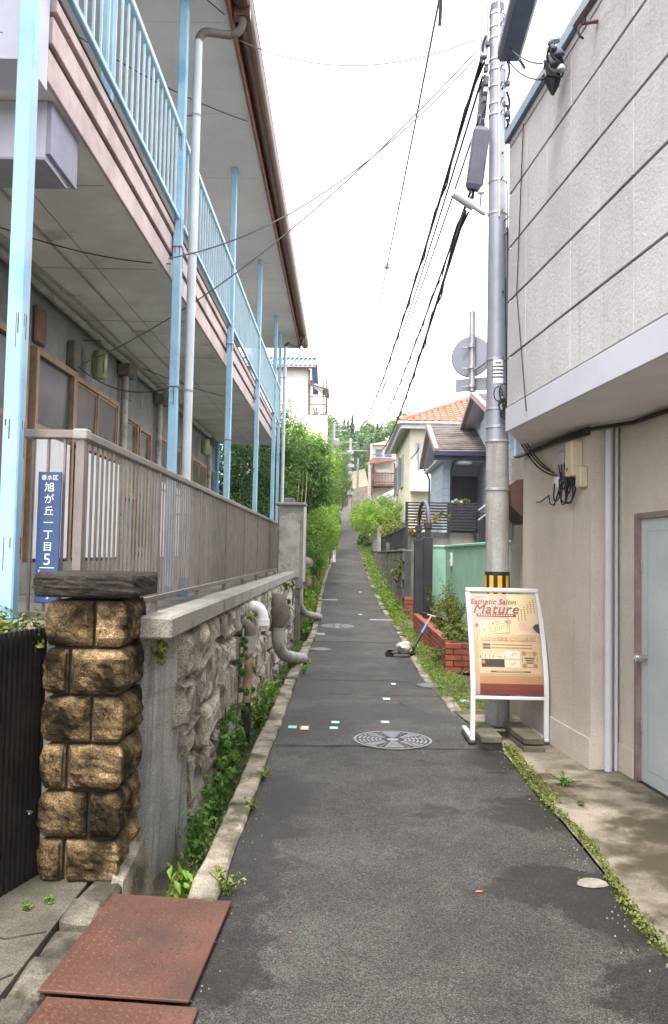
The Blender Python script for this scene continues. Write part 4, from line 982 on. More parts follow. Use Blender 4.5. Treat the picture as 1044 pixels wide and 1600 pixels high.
# junction boxes on the cables, each its own thing
def pod(name, p0, p1, w_, d_, m, label, lid):
    p0, p1 = Vector(p0), Vector(p1); ax = (p1-p0); L = ax.length; ax.normalize(); sd_ = Vector((1, 0, 0)) - ax*ax.x; sd_.normalize(); up = ax.cross(sd_)
    t = thing(name, tuple(p0), label, 'cable box', 'closures hung on the cables')
    def prism(a0, a1, sc, hh, off, nm, m):
        mb = MB(); ring = [(-1, -.6), (-.75, -1), (.75, -1), (1, -.6), (1, .6), (.75, 1), (-.75, 1), (-1, .6)]; secs = [(a0, .72), (a0+.04, 1), (a1-.04, 1), (a1, .72)]
        for a, k in secs: mb.v += [p0 + ax*a + sd_*(u*w_*sc*k) + up*(v*d_*hh*k + off) for u, v in ring]
        for q in range(3):
            for j in range(8): mb.f.append((q*8+j, q*8+(j+1) % 8, (q+1)*8+(j+1) % 8, (q+1)*8+j))
        mb.f.append(tuple(range(8))[::-1]); mb.f.append(tuple(range(24, 32))); return mb.build(nm, m, t)
    prism(0, L, 1, 1, 0, 'casing', m); prism(.03, L-.03, 1.04, .35, -d_*.2, 'lid', lid)
    MB().tube([p0 - ax*.08, p0 + ax*.02], .015, 8).build('cable_gland', 'wire', t); MB().tube([p1 + ax*.08, p1 - ax*.02], .015, 8).build('cable_gland', 'wire', t)
pod('cable_closure', at(795, 86, 7.2), at(828, -40, 6.1), .105, .08, 'dark_box', 'large dark cable closure hanging beside the top of the utility pole', 'dark_box')
pod('cable_closure', at(740, 297, 7.55), at(753, 200, 7.5), .078, .06, 'dark_box', 'grey tapered cable closure left of the utility pole above the lamp', 'grey_box')
pod('cable_closure', at(750, 205, 7.7), at(757, 130, 7.7), .04, .05, 'dark_box', 'narrow dark cable closure tucked behind the left edge of the pole', 'dark_box')
# street lamp on the pole
sl = thing('street_lamp', tuple(at(757, 330, QY)), 'small white tube street lamp bracketed on the utility pole', 'street lamp')
a, b = at(757, 334, QY), at(706, 301, QY-.25)
MB().tube([a, a.lerp(b, .35), a.lerp(b, .37), b], [.022, .022, .042, .038], 14).build('tube_housing', 'lamp_white', sl, smooth=True)
MB().lathe([(.02, 0), (.035, .005), (.038, .06), (.02, .075)], at(752, 303, QY-.06), 12).build('photocell', 'lamp_white', sl, smooth=True)
MB().tube([at(752, 303, QY-.06), at(750, 325, QY), at(758, 336, QY)], .009, 6).build('bracket', 'galvanised', sl)
# back of a round road sign
rs = thing('road_sign', tuple(at(737, 610, QY+.1)), 'back of a round traffic sign with plate below on a steel tube', 'road sign')
c = at(736, 557, QY+.14); T = Matrix.Rotation(rad(-28), 3, 'Z'); mb = MB().lathe([(.188, 0), (.2, .004), (.2, .012), (.19, .018)], c, 40, 'Y'); mb.rot(0, T, c); mb.build('disc', 'pole_steel', rs)
p0, p1 = at(738, 612, QY+.10), at(738, 487, QY+.10); MB().tube([p0, p1], .030, 16).build('tube', 'galvanised', rs, smooth=True)
c2 = at(736, 601, QY+.14); mb = MB().bev(c2.x-.155, c2.x+.155, c2.y, c2.y+.008, c2.z-.062, c2.z+.062, .004); mb.rot(0, T, c2); mb.build('sub_plate', 'pole_steel', rs)
for py in (541, 574, 603):
    q = at(737, py, QY+.09); MB().lathe([(.031, -.016), (.036, -.015), (.036, .015), (.031, .016)], q, 16).build('clamp', 'galvanised', rs); MB().box(q.x-.085, q.x+.085, q.y+.035, q.y+.05, q.z-.007, q.z+.007).build('cleat', 'galvanised', rs)
MB().tube([at(741, 578, QY+.08), at(759, 566, QY)], .014, 8).build('arm', 'galvanised', rs)
# cable knot on the pole at shoulder height of the eaves
for k in range(12):
    c = at(random.uniform(778, 797), random.uniform(612, 650), QY-.16); r1, r2 = random.uniform(.03, .07), random.uniform(.03, .08); th = random.uniform(0, 3)
    MB().tube([c + Vector((r1*math.cos(a)*math.cos(th), r1*math.cos(a)*math.sin(th)*.5, r2*math.sin(a))) for a in np.linspace(0, 5.2, 14)], .0055, 5).build('cable_coil', 'wire', pole, smooth=True)
for k in range(9):
    q = at(random.uniform(780, 796), random.uniform(610, 645), QY-.15); MB().bev(q.x-.016, q.x+.016, q.y-.014, q.y+.014, q.z-.02, q.z+.02, .004).build('cable_clip', 'galvanised' if k % 2 else 'dark_box', pole)
for k in range(16):
    py = random.uniform(20, 200); s_ = random.choice((-1, 1)); q = at(775+s_*random.uniform(12, 20), py, QY-.05); MB().bev(q.x-.02, q.x+.02, q.y-.02, q.y+.02, q.z-.025, q.z+.025, .006).build('cable_clip', 'dark_box' if k % 3 else 'galvanised', pole)
for k in range(7):
    py = random.uniform(40, 210); s_ = random.choice((-1, 1, 1)); q = at(775+s_*16, py, QY-.03)
    MB().tube([q + Vector((s_*.03*math.sin(a*1.4), -.02*math.cos(a), -.10*a)) for a in np.linspace(0, 3, 9)], .012, 6).build('drop_cable', 'wire', pole, smooth=True)
MB().tube(bend(at(800, 82, 7.4), at(812, 90, 7.4), at(820, 107, 7.4)), .014, 8).build('stub_cable', 'wire', pole, smooth=True)

# ------------------------------------------------------------------ overhead wires
def wire(p0, p1, sag, r, label, group=None, m='wire', n=28, twist=0):
    p0, p1 = Vector(p0), Vector(p1); mb = MB()
    pts = [p0.lerp(p1, t) + Vector((0, 0, -sag*4*t*(1-t))) for t in [i/n for i in range(n+1)]]
    mb.tube(pts, r, 5); 
    if twist:
        pts2 = [p + Vector((twist*math.cos(i*2.1), 0, twist*math.sin(i*2.1)-.01)) for i, p in enumerate(pts)]; mb.tube(pts2, r*.6, 4)
    o = mb.build('overhead_wire', m, None, smooth=True, centre=tuple((p0+p1)/2)); return tag(o, label, 'wire', group)
g_ = 'wires from the utility pole up the lane'
far2 = lambda dx, dy: at(547+dx, 690+dy, 58)
wire(at(752, 95, 7.5), far2(6, -22), 1.25, .019, 'thickest dark cable sagging from the pole top up the lane', g_, twist=.03, n=60)
wire(at(754, 120, 7.5), far2(9, -18), 1.2, .012, 'dark cable running close under the thickest one up the lane', g_, n=40)
wire(at(735, 300, 7.5), far2(22, -2), .95, .013, 'dark cable leaving the grey cable closure towards the distant poles', g_, twist=.025, n=60)
wire(at(727, 330, 7.45), far2(40, 6), 1.1, .018, 'dark bundled cable leaving beneath the street lamp up the lane', g_, twist=.03, n=60)
wire(at(750, 180, 7.5), far2(12, -30), 1.1, .011, 'thin grey wire between the dark cables up the lane', g_, 'wire_pale')
wire(at(690, -20, 8.5), far2(-4, -25), 1.0, .014, 'solitary thin wire far left of the cables hanging down the white sky', g_, 'wire_pale', 40)
wire(at(690, -20, 8.5), at(687, 40, 8.8), .0, .022, 'thick insulator sleeve at the top of the solitary thin wire', None, 'dark_box', 3)
q = Vector(at(690, -20, 8.5)).lerp(Vector(far2(-4, -25)), .17) + Vector((0, 0, -1.0*4*.17*.83)); tag(MB().lathe([(.02, -.06), (.06, -.03), (.06, .03), (.02, .06)], q, 12).build('wire_bead', 'grey_box', None, smooth=True), 'small round spacer on the solitary thin wire', 'wire spacer')
gl = 'service wires crossing to the apartment house'
pB = at(742, 92, 7.5)
wire(pB, (-1.735, 7.75, 4.36), .35, .0075, 'thin service wire crossing the sky to the second blue post', gl, 'wire_pale', 40)
wire(at(744, 80, 7.5), (-3.1, 9.45, 3.7), .35, .0075, 'thin service wire passing behind the downpipe to the wall lantern', gl, 'wire_pale', 40)
wire(at(742, 62, 7.5), (-1.27, 8.5, 7.05), .28, .006, 'faint topmost wire from the pole top to the rain hopper', gl, 'wire_pale', 30)
wire((-1.74, 7.9, 4.36), (-3.1, 5.6, 4.05), .12, .006, 'dark wire slung under the balcony soffit to the wall', gl)
wire((-1.72, 8.05, 3.17), (-3.12, 9.4, 3.66), .15, .006, 'dark wire from the pipe clamp to the grey meter box', gl)
wire((-1.33, 8.2, 7.1), (-3.0, 5.2, 7.12), .06, .006, 'dark wire strung along the upper eave soffit', gl)
wire((-1.33, 10.3, 7.1), (-3.0, 8.6, 7.12), .08, .006, 'second dark wire strung along the upper eave soffit', gl)
wire((-1.74, 15.5, 4.40), (-3.0, 11.9, 4.22), .07, .006, 'dark wire across the soffit near the fourth blue post', gl)
ws = 'wires between the pole and the shop building'
for k, (p, lab) in enumerate(((at(797, 635, 7.4), 'uppermost dark wire from the cable knot to the meter boxes'), (at(797, 645, 7.4), 'middle dark wire from the cable knot to the meter boxes'), (at(797, 655, 7.4), 'lowest dark wire from the cable knot to the meter boxes'))):
    wire(p, RB(m_u(880+6*k), PM-.06, 2.27-.03*k), .09+.02*k, .007, lab, ws)
for k, (a, b, lab) in enumerate(((at(786, 60, 7.5), RB(5.2, PU-.1, 4.86), 'upper wire from the pole top to the shop roof edge'), (at(788, 85, 7.5), RB(5.25, PU-.1, 4.78), 'lower wire from the pole top to the shop roof edge'))): wire(a, b, .06, .007, lab, ws)
wire(RB(5.85, PU-.015, 4.80), RB(5.98, PU-.015, 3.55), 0, .004, 'thin cable hanging down the upper facade panels', ws)
wire(RB(5.98, PU-.015, 3.55), RB(5.72, PU-.02, 2.60), 0, .004, 'thin cable slanting over the overhang fascia', ws)
wire(at(792, 230, 7.5), at(795, 560, 7.45), 0, .006, 'cable dropping straight down behind the pole beside the shop corner', ws)
wire(RB(6.22, PU-.03, 3.75), at(792, 632, 7.4), .0, .005, 'cable slanting from the facade corner down to the cable knot', ws)

# ------------------------------------------------------------------ poster stand
SX0, SX1, SY = 1.095, 1.70, 6.85
sy = lambda z: SY + (.36*(max(0, z-.42)/.82)**1.6)
st = thing('poster_stand', ((SX0+SX1)/2, SY, 0), 'white curved poster stand advertising an esthetic salon against the beige wall', 'sign stand')
zs = list(np.linspace(.02, 1.235, 22))
for x in (SX0, SX1):
    mb = MB(); w_ = .019
    for k, z in enumerate(zs):
        y = sy(z); mb.v += [Vector((x-w_, y-.016, z)), Vector((x+w_, y-.016, z)), Vector((x+w_, y+.022, z)), Vector((x-w_, y+.022, z))]
        if k:
            for j in range(4): mb.f.append((4*k-4+j, 4*k-4+(j+1) % 4, 4*k+(j+1) % 4, 4*k+j))
    mb.f += [(0, 1, 2, 3), tuple(len(mb.v)-4+j for j in range(4))]; mb.build('upright', 'sign_white', st)
MB().bev(SX0-.019, SX1+.019, sy(1.235)-.018, sy(1.235)+.024, 1.2355, 1.275, .010).build('top_bar', 'sign_white', st)
MB().bev(SX0+.02, SX1-.02, sy(.39)-.014, sy(.39)+.02, .372, .398, .004).build('bottom_bar', 'sign_white', st)
for x in (SX0, SX1):
    MB().bev(x-.02, x+.02, SY-.03, SY+.46, .035, .06, .005).build('foot', 'sign_white', st); MB().bev(x-.035, x+.025, SY-.04, SY+.40, -.0, .034, .008).build('rubber_pad', 'hazard_black', st)
MB().bev(SX0+.02, SX1-.02, SY+.34, SY+.37, .04, .055, .004).build('cross_bar', 'sign_white', st)
PZT, PZB = 1.222, .41                           # poster runs between these heights
arc_z = np.linspace(PZT, PZB, 200); arc_l = np.concatenate([[0], np.cumsum(np.hypot(np.diff(arc_z), np.diff([sy(z) for z in arc_z])))]); AL = arc_l[-1]
IW = SX1-SX0-.042; IX = SX0+.021
def pp(a, b, off=.004):                          # a: 0..1 across, b: 0..1 down the poster
    z = float(np.interp(b*AL, arc_l, arc_z)); dz = .002; ny, nz_ = -1.0, (sy(z+dz)-sy(z-dz))/(2*dz); l = math.hypot(ny, nz_)
    return (IX+a*IW, sy(z)+ny/l*off, z+nz_/l*off)
poster = None
def pr(nm, m, a0, a1, b0, b1, off, rot=0, n=None):
    mb = MB(); n = n or max(1, int((b1-b0)*30)); ca, cb = (a0+a1)/2, (b0+b1)/2; asp_ = IW/AL
    def R_(a, b):
        dx, dy = (a-ca)*asp_, b-cb; return ca+(dx*math.cos(rot)-dy*math.sin(rot))/asp_, cb+dx*math.sin(rot)+dy*math.cos(rot)
    for k in range(n):
        q0, q1 = b0+(b1-b0)*k/n, b0+(b1-b0)*(k+1)/n
        mb.quad(*[pp(*R_(a, q), off) for a, q in ((a0, q0), (a1, q0), (a1, q1), (a0, q1))])
    return mb.build(nm, m, poster or st)
def disc(nm, m, a, b, r, off, e=1.0, poly=None):
    k_ = IW/AL; pts = poly or [(a + r*math.cos(t)/1.0, b + r*e*math.sin(t)*k_) for t in np.linspace(0, 2*math.pi, 20)[:-1]]
    return MB().poly([pp(u, v, off) for u, v in pts]).build(nm, m, poster)
def pt(nm, body, m, a, b, size, off=.0085, shear=0, rot=0, align='CENTER', sp=1.0, stretch=(1, 1)):
    def fn(x, y): return pp(a + x/IW, b - y/AL, off)
    lettering(nm, body, size, m, poster, fn, shear, align, sp, rot, (0, 0), stretch)
bk = MB(); n = 30
for k in range(n): bk.hexa([pp(a, q, o) for o in (-.004, .0) for a, q in ((0, k/n), (1, k/n), (1, (k+1)/n), (0, (k+1)/n))])
pb = bk.build('back_board', 'grey_box', st)
poster = pr('poster', 'p_tan', 0, 1, 0, .83, .002); WLp = poster
pr('print_field', 'p_pink', .0, .56, .0, .44, .003)
for k in range(6): pr('print_line', 'p_tan', .05+.09*k, .053+.09*k, .0, .43, .0034)
pr('print_field', 'p_cream', .56, 1.0, .0, .44, .003)
pr('print_field', 'p_panel', .07, .97, .43, .81, .004)
pt('lettering', 'Esthetic Salon', 'p_rose', .335, .092, .072, shear=.28, sp=1.0, stretch=(.98, 1.0))
pt('lettering', 'Mature', 'p_rose', .36, .172, .138, shear=.35, sp=1.06, stretch=(.93, .92))
pr('print_bar', 'p_red', .07, .67, .222, .252, .0045)
for k in range(14): pr('print_mark', 'p_pale', .10+.038*k, .125+.038*k, .232, .240, .0052)
for k in range(6):
    a = .70+.05*k; b = .06+.045*(5-k)*.6
    for j in range(5+k % 3): pr('print_mark', 'p_brown', a, a+.014, b+.022*j, b+.012+.022*j, .0045)
for k in range(5): pr('print_mark', 'p_brown', .05+.035*k, .075+.035*k, .035, .042, .0045)
pr('card', 'p_card', .10, .53, .288, .425, .0055, -.11)
pt('lettering', '全コース初回に限り', 'p_brown', .315, .325, .036, .0075, rot=.11); pt('lettering', '4,500円', 'p_orange', .33, .385, .070, .0075, shear=.15, rot=.11)
# printed hand with dark sleeve
disc('printed_hand', 'p_skin', 0, 0, 0, .0045, poly=[(.72, .30), (.80, .325), (.90, .365), (.985, .41), (.985, .44), (.86, .405), (.74, .385), (.69, .37), (.70, .345), (.68, .335), (.71, .322)])
disc('printed_sleeve', 'p_slate', 0, 0, 0, .0055, poly=[(.90, .355), (.95, .325), (1.0, .32), (1.0, .425), (.96, .41), (.92, .385)])
pr('print_bar', 'p_orange', .12, .93, .462, .502, .0052)
pt('lettering', 'お悩み別コース 各¥8,000円 約70分', 'p_pale', .525, .482, .034, .0068, stretch=(1.0, 1.05))
for b in (.536, .566):
    pr('print_pill', 'p_brown', .13, .245, b-.011, b+.011, .0052)
    for k in range(19): pr('print_mark', 'p_brown', .265+.032*k, .287+.032*k, b-.005, b+.005, .0052)
pr('card', 'p_pale', .10, .44, .62, .672, .0052); pt('lettering', 'おすすめ No.1!', 'p_brown', .27, .652, .034, .0068)
for k in range(8): pr('print_mark', 'p_brown', .11+.04*k, .135+.04*k, .624, .630, .0062)
pr('print_bar', 'p_black', .10, .44, .672, .748, .0052); disc('print_emblem', 'p_gold', .128, .70, .025, .0062, 1.2)
pr('print_field', 'p_pale', .45, .67, .595, .665, .0052); pr('print_field', 'p_pale', .45, .67, .685, .75, .0052)
for a, b in ((.58, .625), (.57, .715)): disc('print_figure', 'p_skin', 0, 0, 0, .0062, poly=[(a-.06, b+.012), (a-.02, b-.01), (a+.03, b-.022), (a+.06, b-.005), (a+.03, b+.008), (a-.01, b+.02)])
for a, b in ((.735, .618), (.895, .618), (.735, .732), (.895, .732)): disc('print_disc', 'p_gold', a, b, .036, .0062, 1.0)
for k in range(3): pr('print_mark', 'p_brown', .74+.01*k, .89-.01*k, .655+.022*k, .667+.022*k, .0062)
for a0, a1, b0, b1 in ((.775, .855, .607, .611), (.775, .855, .745, .749), (.705, .712, .65, .70), (.925, .932, .65, .70)): pr('print_line', 'p_brown', a0, a1, b0, b1, .0062)
pr('print_bar', 'p_brown', .23, .82, .782, .796, .0052)
for k in range(12): pr('print_mark', 'p_pale', .32+.034*k, .343+.034*k, .786, .791, .006)
pr('footer', 'p_orange', 0, 1, .83, .90, .003); pr('footer', 'p_red', 0, 1, .90, 1.0, .003); pr('footer_tab', 'p_pink', 0, .07, .83, 1.0, .0038)
# slabs weighing the stand down
def slab(x0, x1, y0, y1, z0, z1, rot, lab):
    mb = MB().bev(x0, x1, y0, y1, z0, z1, .007, .003); mb.rot(0, Matrix.Rotation(rad(rot), 3, 'Z'), ((x0+x1)/2, (y0+y1)/2, z0)); tag(mb.build('concrete_slab', 'slab'), lab, 'slab', 'concrete slabs weighing down the poster stand')
slab(1.125, 1.30, 6.66, 7.22, .0, .055, 2, 'lower concrete slab of the left stack under the poster stand')
slab(1.12, 1.295, 6.62, 7.20, .062, .118, 1, 'mossy upper concrete slab of the left stack under the poster stand')
slab(1.44, 1.61, 6.56, 7.14, .0, .06, 3, 'lower concrete slab of the right stack under the poster stand')
slab(1.435, 1.60, 6.57, 7.20, .068, .125, 4, 'upper concrete slab of the right stack touching the pole')

# ------------------------------------------------------------------ right side beyond the pole: planter, green wall, gate, block wall
brickm = MB().bev(-.105, .105, -.05, .05, 0, .064, .003)
def brick_run(par, p0, p1, courses, z0, end=True):
    p0, p1 = Vector(p0), Vector(p1); dv = p1-p0; L = dv.length; dv.normalize(); along_y = abs(dv.y) > abs(dv.x)
    key = 'y' if along_y else 'x'
    for r in range(courses):
        s_ = 0.0
        while s_ < L - .05:
            ln = min(.10 if (r % 2 and s_ == 0) else .21, L - s_)
            c = p0 + dv*(s_ + ln/2)
            full = ln > .2
            if full and key in BR: inst('brick', BR[key], par, (c.x, c.y, zr(c.y)*0+z0(c.y)+.078*r))
            else:
                mb = MB()
                if along_y: mb.bev(-.05, .05, -ln/2, ln/2, 0, .066, .003)
                else: mb.bev(-ln/2, ln/2, -.05, .05, 0, .066, .003)
                o = mb.build('brick', 'brick', par, centre=(0, 0, 0)); o.location = Vector((c.x, c.y, z0(c.y)+.078*r)) - WL[par.name]
                if full: BR[key] = o.data
            s_ += ln + .01
BR = {}
pln = thing('brick_planter', (1.7, 13.4, 0), 'long low red brick planter box with bushy plants beside the lane', 'planter')
zp = lambda y: .02
box('core', 'brick_mortar', pln, 1.43, 1.55, 10.93, 15.8, -.1, .40); box('core', 'brick_mortar', pln, 1.43, 2.2, 10.91, 11.02, -.1, .40)
for r in range(2):                               # pale footing of the planter
    pass
box('footing', 'concrete', pln, 1.36, 1.52, 10.95, 16.0, -.1, .05)
brick_run(pln, (1.42, 10.95, 0), (1.42, 15.8, 0), 5, lambda y: .05); brick_run(pln, (1.372, 10.895, 0), (2.14, 10.895, 0), 5, lambda y: .02)
box('soil', 'ditch_mud', pln, 1.55, 2.2, 11.02, 15.7, .2, .36)
gp = thing('brick_pier', (1.42, 17.6, .1), 'small stack of red bricks at the foot of the black gate post', 'pier')
box('core', 'brick_mortar', gp, 1.35, 1.57, 17.54, 17.66, .05, .66)
for r in range(7): 
    MB().bev(1.33, 1.58, 17.5, 17.7, .10+.08*r, .168+.08*r, .004).build('brick', 'brick', gp)
gw = thing('green_wall', (1.95, 13, 0), 'mint green rendered garden wall behind the brick planter', 'wall')
box('panel', 'green_wall', gw, 1.97, 2.12, 8.6, 15.85, -.1, 1.70); box('return_panel', 'green_wall', gw, 1.70, 1.968, 15.7, 15.85, -.1, 1.70)
MB().bev(1.95, 2.14, 8.58, 15.87, 1.702, 1.745, .008).build('coping', 'green_cap', gw); MB().bev(1.68, 1.948, 15.68, 15.87, 1.702, 1.745, .008).build('coping', 'green_cap', gw)
ic = thing('intercom', (1.95, 15.0, 1.38), 'small white intercom box on the mint green wall', 'intercom')
MB().bev(1.935, 1.97, 14.75, 14.95, 1.36, 1.60, .006).build('case', 'lamp_white', ic); MB().box(1.93, 1.935, 14.79, 14.91, 1.50, 1.57).build('grille', 'grey_box', ic)
MB().tube([(1.935, 14.85, 1.43), (1.925, 14.85, 1.43)], .025, 10).build('button', 'grey_box', ic)
# black gate posts with arch
gt = thing('arched_gate', (1.56, 16, .1), 'black steel gate posts joined by an arched top', 'gate')
for y in (15.15, 17.05):
    MB().bev(1.48, 1.65, y-.085, y+.085, -.1, 1.88, .008).build('post', 'black_metal', gt); MB().bev(1.515, 1.615, y-.05, y+.05, 1.882, 2.04, .006).build('neck', 'black_metal', gt); MB().bev(1.495, 1.635, y-.07, y+.07, 2.04, 2.16, .008).build('collar', 'black_metal', gt)
mb = MB().tube([(1.565, 16.1 - .95*math.cos(a), 2.16 + .43*math.sin(a)**.8) for a in np.linspace(.0, math.pi, 21)], .035, 10); mb.build('arch', 'dark_box', gt, smooth=True)
mb = MB().tube([(1.565, 16.1 - .78*math.cos(a), 2.12 + .30*math.sin(a)**.8) for a in np.linspace(.05, math.pi-.05, 17)], .018, 8); mb.build('inner_arch', 'black_metal', gt, smooth=True)
# block wall with metal fence on top
bw = thing('block_wall', (1.36, 24, .3), 'stained grey concrete block wall along the right side of the lane', 'wall')
box('core', 'block_joint', bw, 1.33, 1.48, 17.8, 40, -.2, 1.62)
blk = MB().bev(-.012, .06, -.194, .194, 0, .19, .006).build('block', 'block', bw, centre=(0, 0, 0)); blk.location = Vector((1.31, 18.0, 1.41)) - WL[bw.name]
cnt = 0
for r in range(8):
    z = 1.41 - .2*r
    for k in range(34):
        y = 18.0 + .4*k + (.2 if r % 2 else 0)
        if z < zr(y) - .12 or (r == 0 and k == 0): continue
        inst('block', blk.data, bw, (1.31 + random.uniform(-.003, .003), y, z)); cnt += 1
box('far_face', 'block', bw, 1.305, 1.33, 31.5, 40.05, 0, 1.6)
MB().bev(1.28, 1.50, 17.8, 31.5, 1.622, 1.66, .006).build('coping', 'block', bw); box('pier', 'block', bw, 1.27, 1.52, 24.2, 24.5, .2, 1.9)
mf = thing('wall_fence', (1.38, 23, 1.66), 'dark metal railing on top of the grey block wall', 'fence')
for z in (1.70, 2.14): box('rail', 'black_metal', mf, 1.37, 1.40, 18.0, 29.5, z, z+.03)
vb = MB().box(-.008, .008, -.012, .012, 0, .41).build('bar', 'black_metal', mf, centre=(0, 0, 0)); vb.location = Vector((1.385, 18.2, 1.73)) - WL[mf.name]
for k in range(1, 76): inst('bar', vb.data, mf, (1.385, 18.2+.15*k, 1.73))
for y in (18.0, 21.8, 25.6, 29.4): box('post', 'black_metal', mf, 1.355, 1.415, y-.03, y+.03, 1.66, 2.24)
sf = thing('slat_fence', (1.35, 34, 1.6), 'light grey slatted metal fence panel further along the block wall', 'fence')
for k in range(46): 
    if k == 0: s0 = MB().box(-.01, .01, -.05, .05, 0, .9).build('slat', 'galvanised', sf, centre=(0, 0, 0)); s0.location = Vector((1.38, 31.6, 1.68)) - WL[sf.name]
    else: inst('slat', s0.data, sf, (1.38, 31.6+.16*k, 1.68))
for z in (1.72, 2.45): box('rail', 'galvanised', sf, 1.395, 1.42, 31.5, 39, z, z+.04)
box('end_post', 'coping', sf, 1.34, 1.46, 31.3, 31.45, 1.6, 2.65)

# terrace, black slat fence and steps of the blue-grey house
tw = thing('terrace_wall', (2.4, 19.2, .2), 'plain concrete terrace wall below the black slat fence', 'wall')
box('face', 'concrete', tw, 1.58, 3.5, 19.2, 19.4, 0, 2.09); box('fill', 'concrete', tw, 1.58, 9, 19.4, 27.9, 0, 2.05)
bf = thing('garden_fence', (2.3, 19.1, 2.1), 'black horizontal slat fence in front of the blue-grey house', 'fence')
for k in range(9):
    z = 2.14 + .068*k; MB().box(1.46, 3.10, 19.10, 19.125, z, z+.042).build('slat', 'black_metal', bf)
for x in (1.47, 2.45, 3.08): MB().box(x-.03, x+.03, 19.126, 19.17, 2.0, 2.76).build('post', 'black_metal', bf)
MB().box(1.44, 3.12, 19.09, 19.14, 2.752, 2.785).build('top_rail', 'black_metal', bf)
sp_ = thing('step_rail', (3.3, 19, 1.0), 'dark stair side panel with two pale handrails beside the slat fence', 'handrail')
MB().box(3.13, 3.6, 18.85, 18.95, .3, 2.55).build('side_panel', 'black_metal', sp_)
for dz in (0, .22): MB().tube([(3.05, 18.6, 2.36+dz), (3.45, 19.0, 2.64+dz)], .02, 8).build('rail', 'galvanised', sp_, smooth=True)

# ------------------------------------------------------------------ blue-grey house with porch
hb_ = thing('blue_house', (4, 20, 2), 'blue-grey sided house with dark gabled porch roof behind the slat fence', 'house')
box('wall', 'siding_base', hb_, 3.68, 9, 17.6, 22.5, 0, 4.35)
MB().prism([(17.6, 4.35), (22.5, 4.35), (22.5, 5.0), (20.9, 5.55), (17.6, 4.38)], 'X', 3.68, 8.9).build('gable_wall', 'siding', hb_)
for k in range(13):
    z = 2.05 + .185*k; MB().box(3.655, 3.68, 17.6, 22.5, z, z+.178).build('siding_board', 'siding', hb_)
for k in range(5):
    z = 4.455+.18*k; y0, y1 = 20.9-3.3*(5.5-z-.09)/1.17, min(22.5, 20.9+2.9*(5.5-z-.09))
    if y1 > y0: MB().box(3.655, 3.679, y0, y1, z, z+.172).build('siding_board', 'siding', hb_)
def gable_roof(par, x0, x1, ya, za, yr, zr_, yb, zb_, th=.09, m='shingle', rows=0, trim='roof_trim'):
    for y0, z0, nm in ((ya, za, 'roof'), (yb, zb_, 'roof')):
        s_ = MB().prism([(y0, z0), (yr, zr_), (yr, zr_-th), (y0, z0-th)], 'X', x0+.02, x1).build(nm, 'soffit_house', par)
        n = rows; 
        for k in range(n):
            t0, t1 = k/n, (k+1)/n+.02
            y_0, z_0, y_1, z_1 = y0+(yr-y0)*t0, z0+(zr_-z0)*t0, y0+(yr-y0)*min(1, t1), z0+(zr_-z0)*min(1, t1)
            MB().hexa([(x0+.12, y_0, z_0+.004), (x1, y_0, z_0+.004), (x1, y_1, z_1+.002), (x0+.12, y_1, z_1+.002), (x0+.12, y_0, z_0+.034), (x1, y_0, z_0+.034), (x1, y_1, z_1+.012), (x0+.12, y_1, z_1+.012)]).build('shingle_course', m, s_)
        MB().hexa([(x0+.0, y0, z0-.10), (x0+.12, y0, z0-.10), (x0+.12, yr, zr_-.10), (x0, yr, zr_-.10), (x0, y0, z0+.045), (x0+.12, y0, z0+.045), (x0+.12, yr, zr_+.045), (x0, yr, zr_+.045)]).build('verge_board', trim, s_)
        MB().box(x0-.012, x0-.001, 0, 0.01, 0, .01) if False else None
gable_roof(hb_, 2.30, 3.66, 21.0, 4.26, 23.1, 5.2, 25.15, 4.28, rows=12)
gable_roof(hb_, 3.2, 9, 17.2, 4.42, 20.9, 5.72, 22.85, 5.15, rows=10)
MB().bev(2.30, 3.64, 20.86, 20.99, 4.10, 4.23, .012).build('gutter', 'dark_gutter', hb_); MB().bev(2.29, 3.65, 20.99, 21.03, 4.0, 4.24, .01).build('eave_board', 'dark_gutter', hb_)
box('porch_ceiling', 'soffit_house', hb_, 2.42, 3.68, 21.06, 24.9, 4.02, 4.06)
MB().prism([(21.5, 4.06), (24.6, 4.06), (23.1, 4.95)], 'X', 2.62, 2.66).build('gable_wall', 'soffit_house', hb_)
for k in range(11):
    z = 2.05+.18*k; MB().box(2.58, 2.62, 21.5, 24.4, z, z+.173).build('siding_board', 'siding', hb_); MB().box(2.622, 2.80, 21.47, 21.52, z, z+.173).build('siding_board', 'siding', hb_)
box('porch_core', 'siding_base', hb_, 2.62, 2.79, 21.52, 24.4, 2.05, 4.02)
box('porch_back_wall', 'soffit_house', hb_, 2.79, 3.9, 22.6, 22.8, 2.05, 4.02)
dr = MB().box(2.86, 3.72, 22.54, 22.598, 2.05, 3.74).build('front_door', 'black_door', hb_)
for x in (3.0, 3.18, 3.36, 3.54): MB().box(x, x+.02, 22.53, 22.54, 2.1, 3.6).build('door_rib', 'dark_gutter', dr)
MB().lathe([(.02, 0), (.12, -.03), (.2, -.02), (.22, .03), (.22, .05)], (3.1, 21.25, 3.95), 16).build('porch_lamp', 'lamp_white', hb_, smooth=True)
MB().tube([(2.86, 20.95, 4.1), (2.84, 21.2, 3.98), (2.80, 21.44, 3.8), (2.80, 21.44, 2.05)], .03, 8).build('downpipe', 'dark_gutter', hb_, smooth=True)
MB().tube([(2.45, 25.0, 4.15), (2.5, 24.7, 4.0), (2.55, 24.5, 3.8), (2.55, 24.5, 2.05)], .03, 8).build('downpipe', 'dark_gutter', hb_, smooth=True)
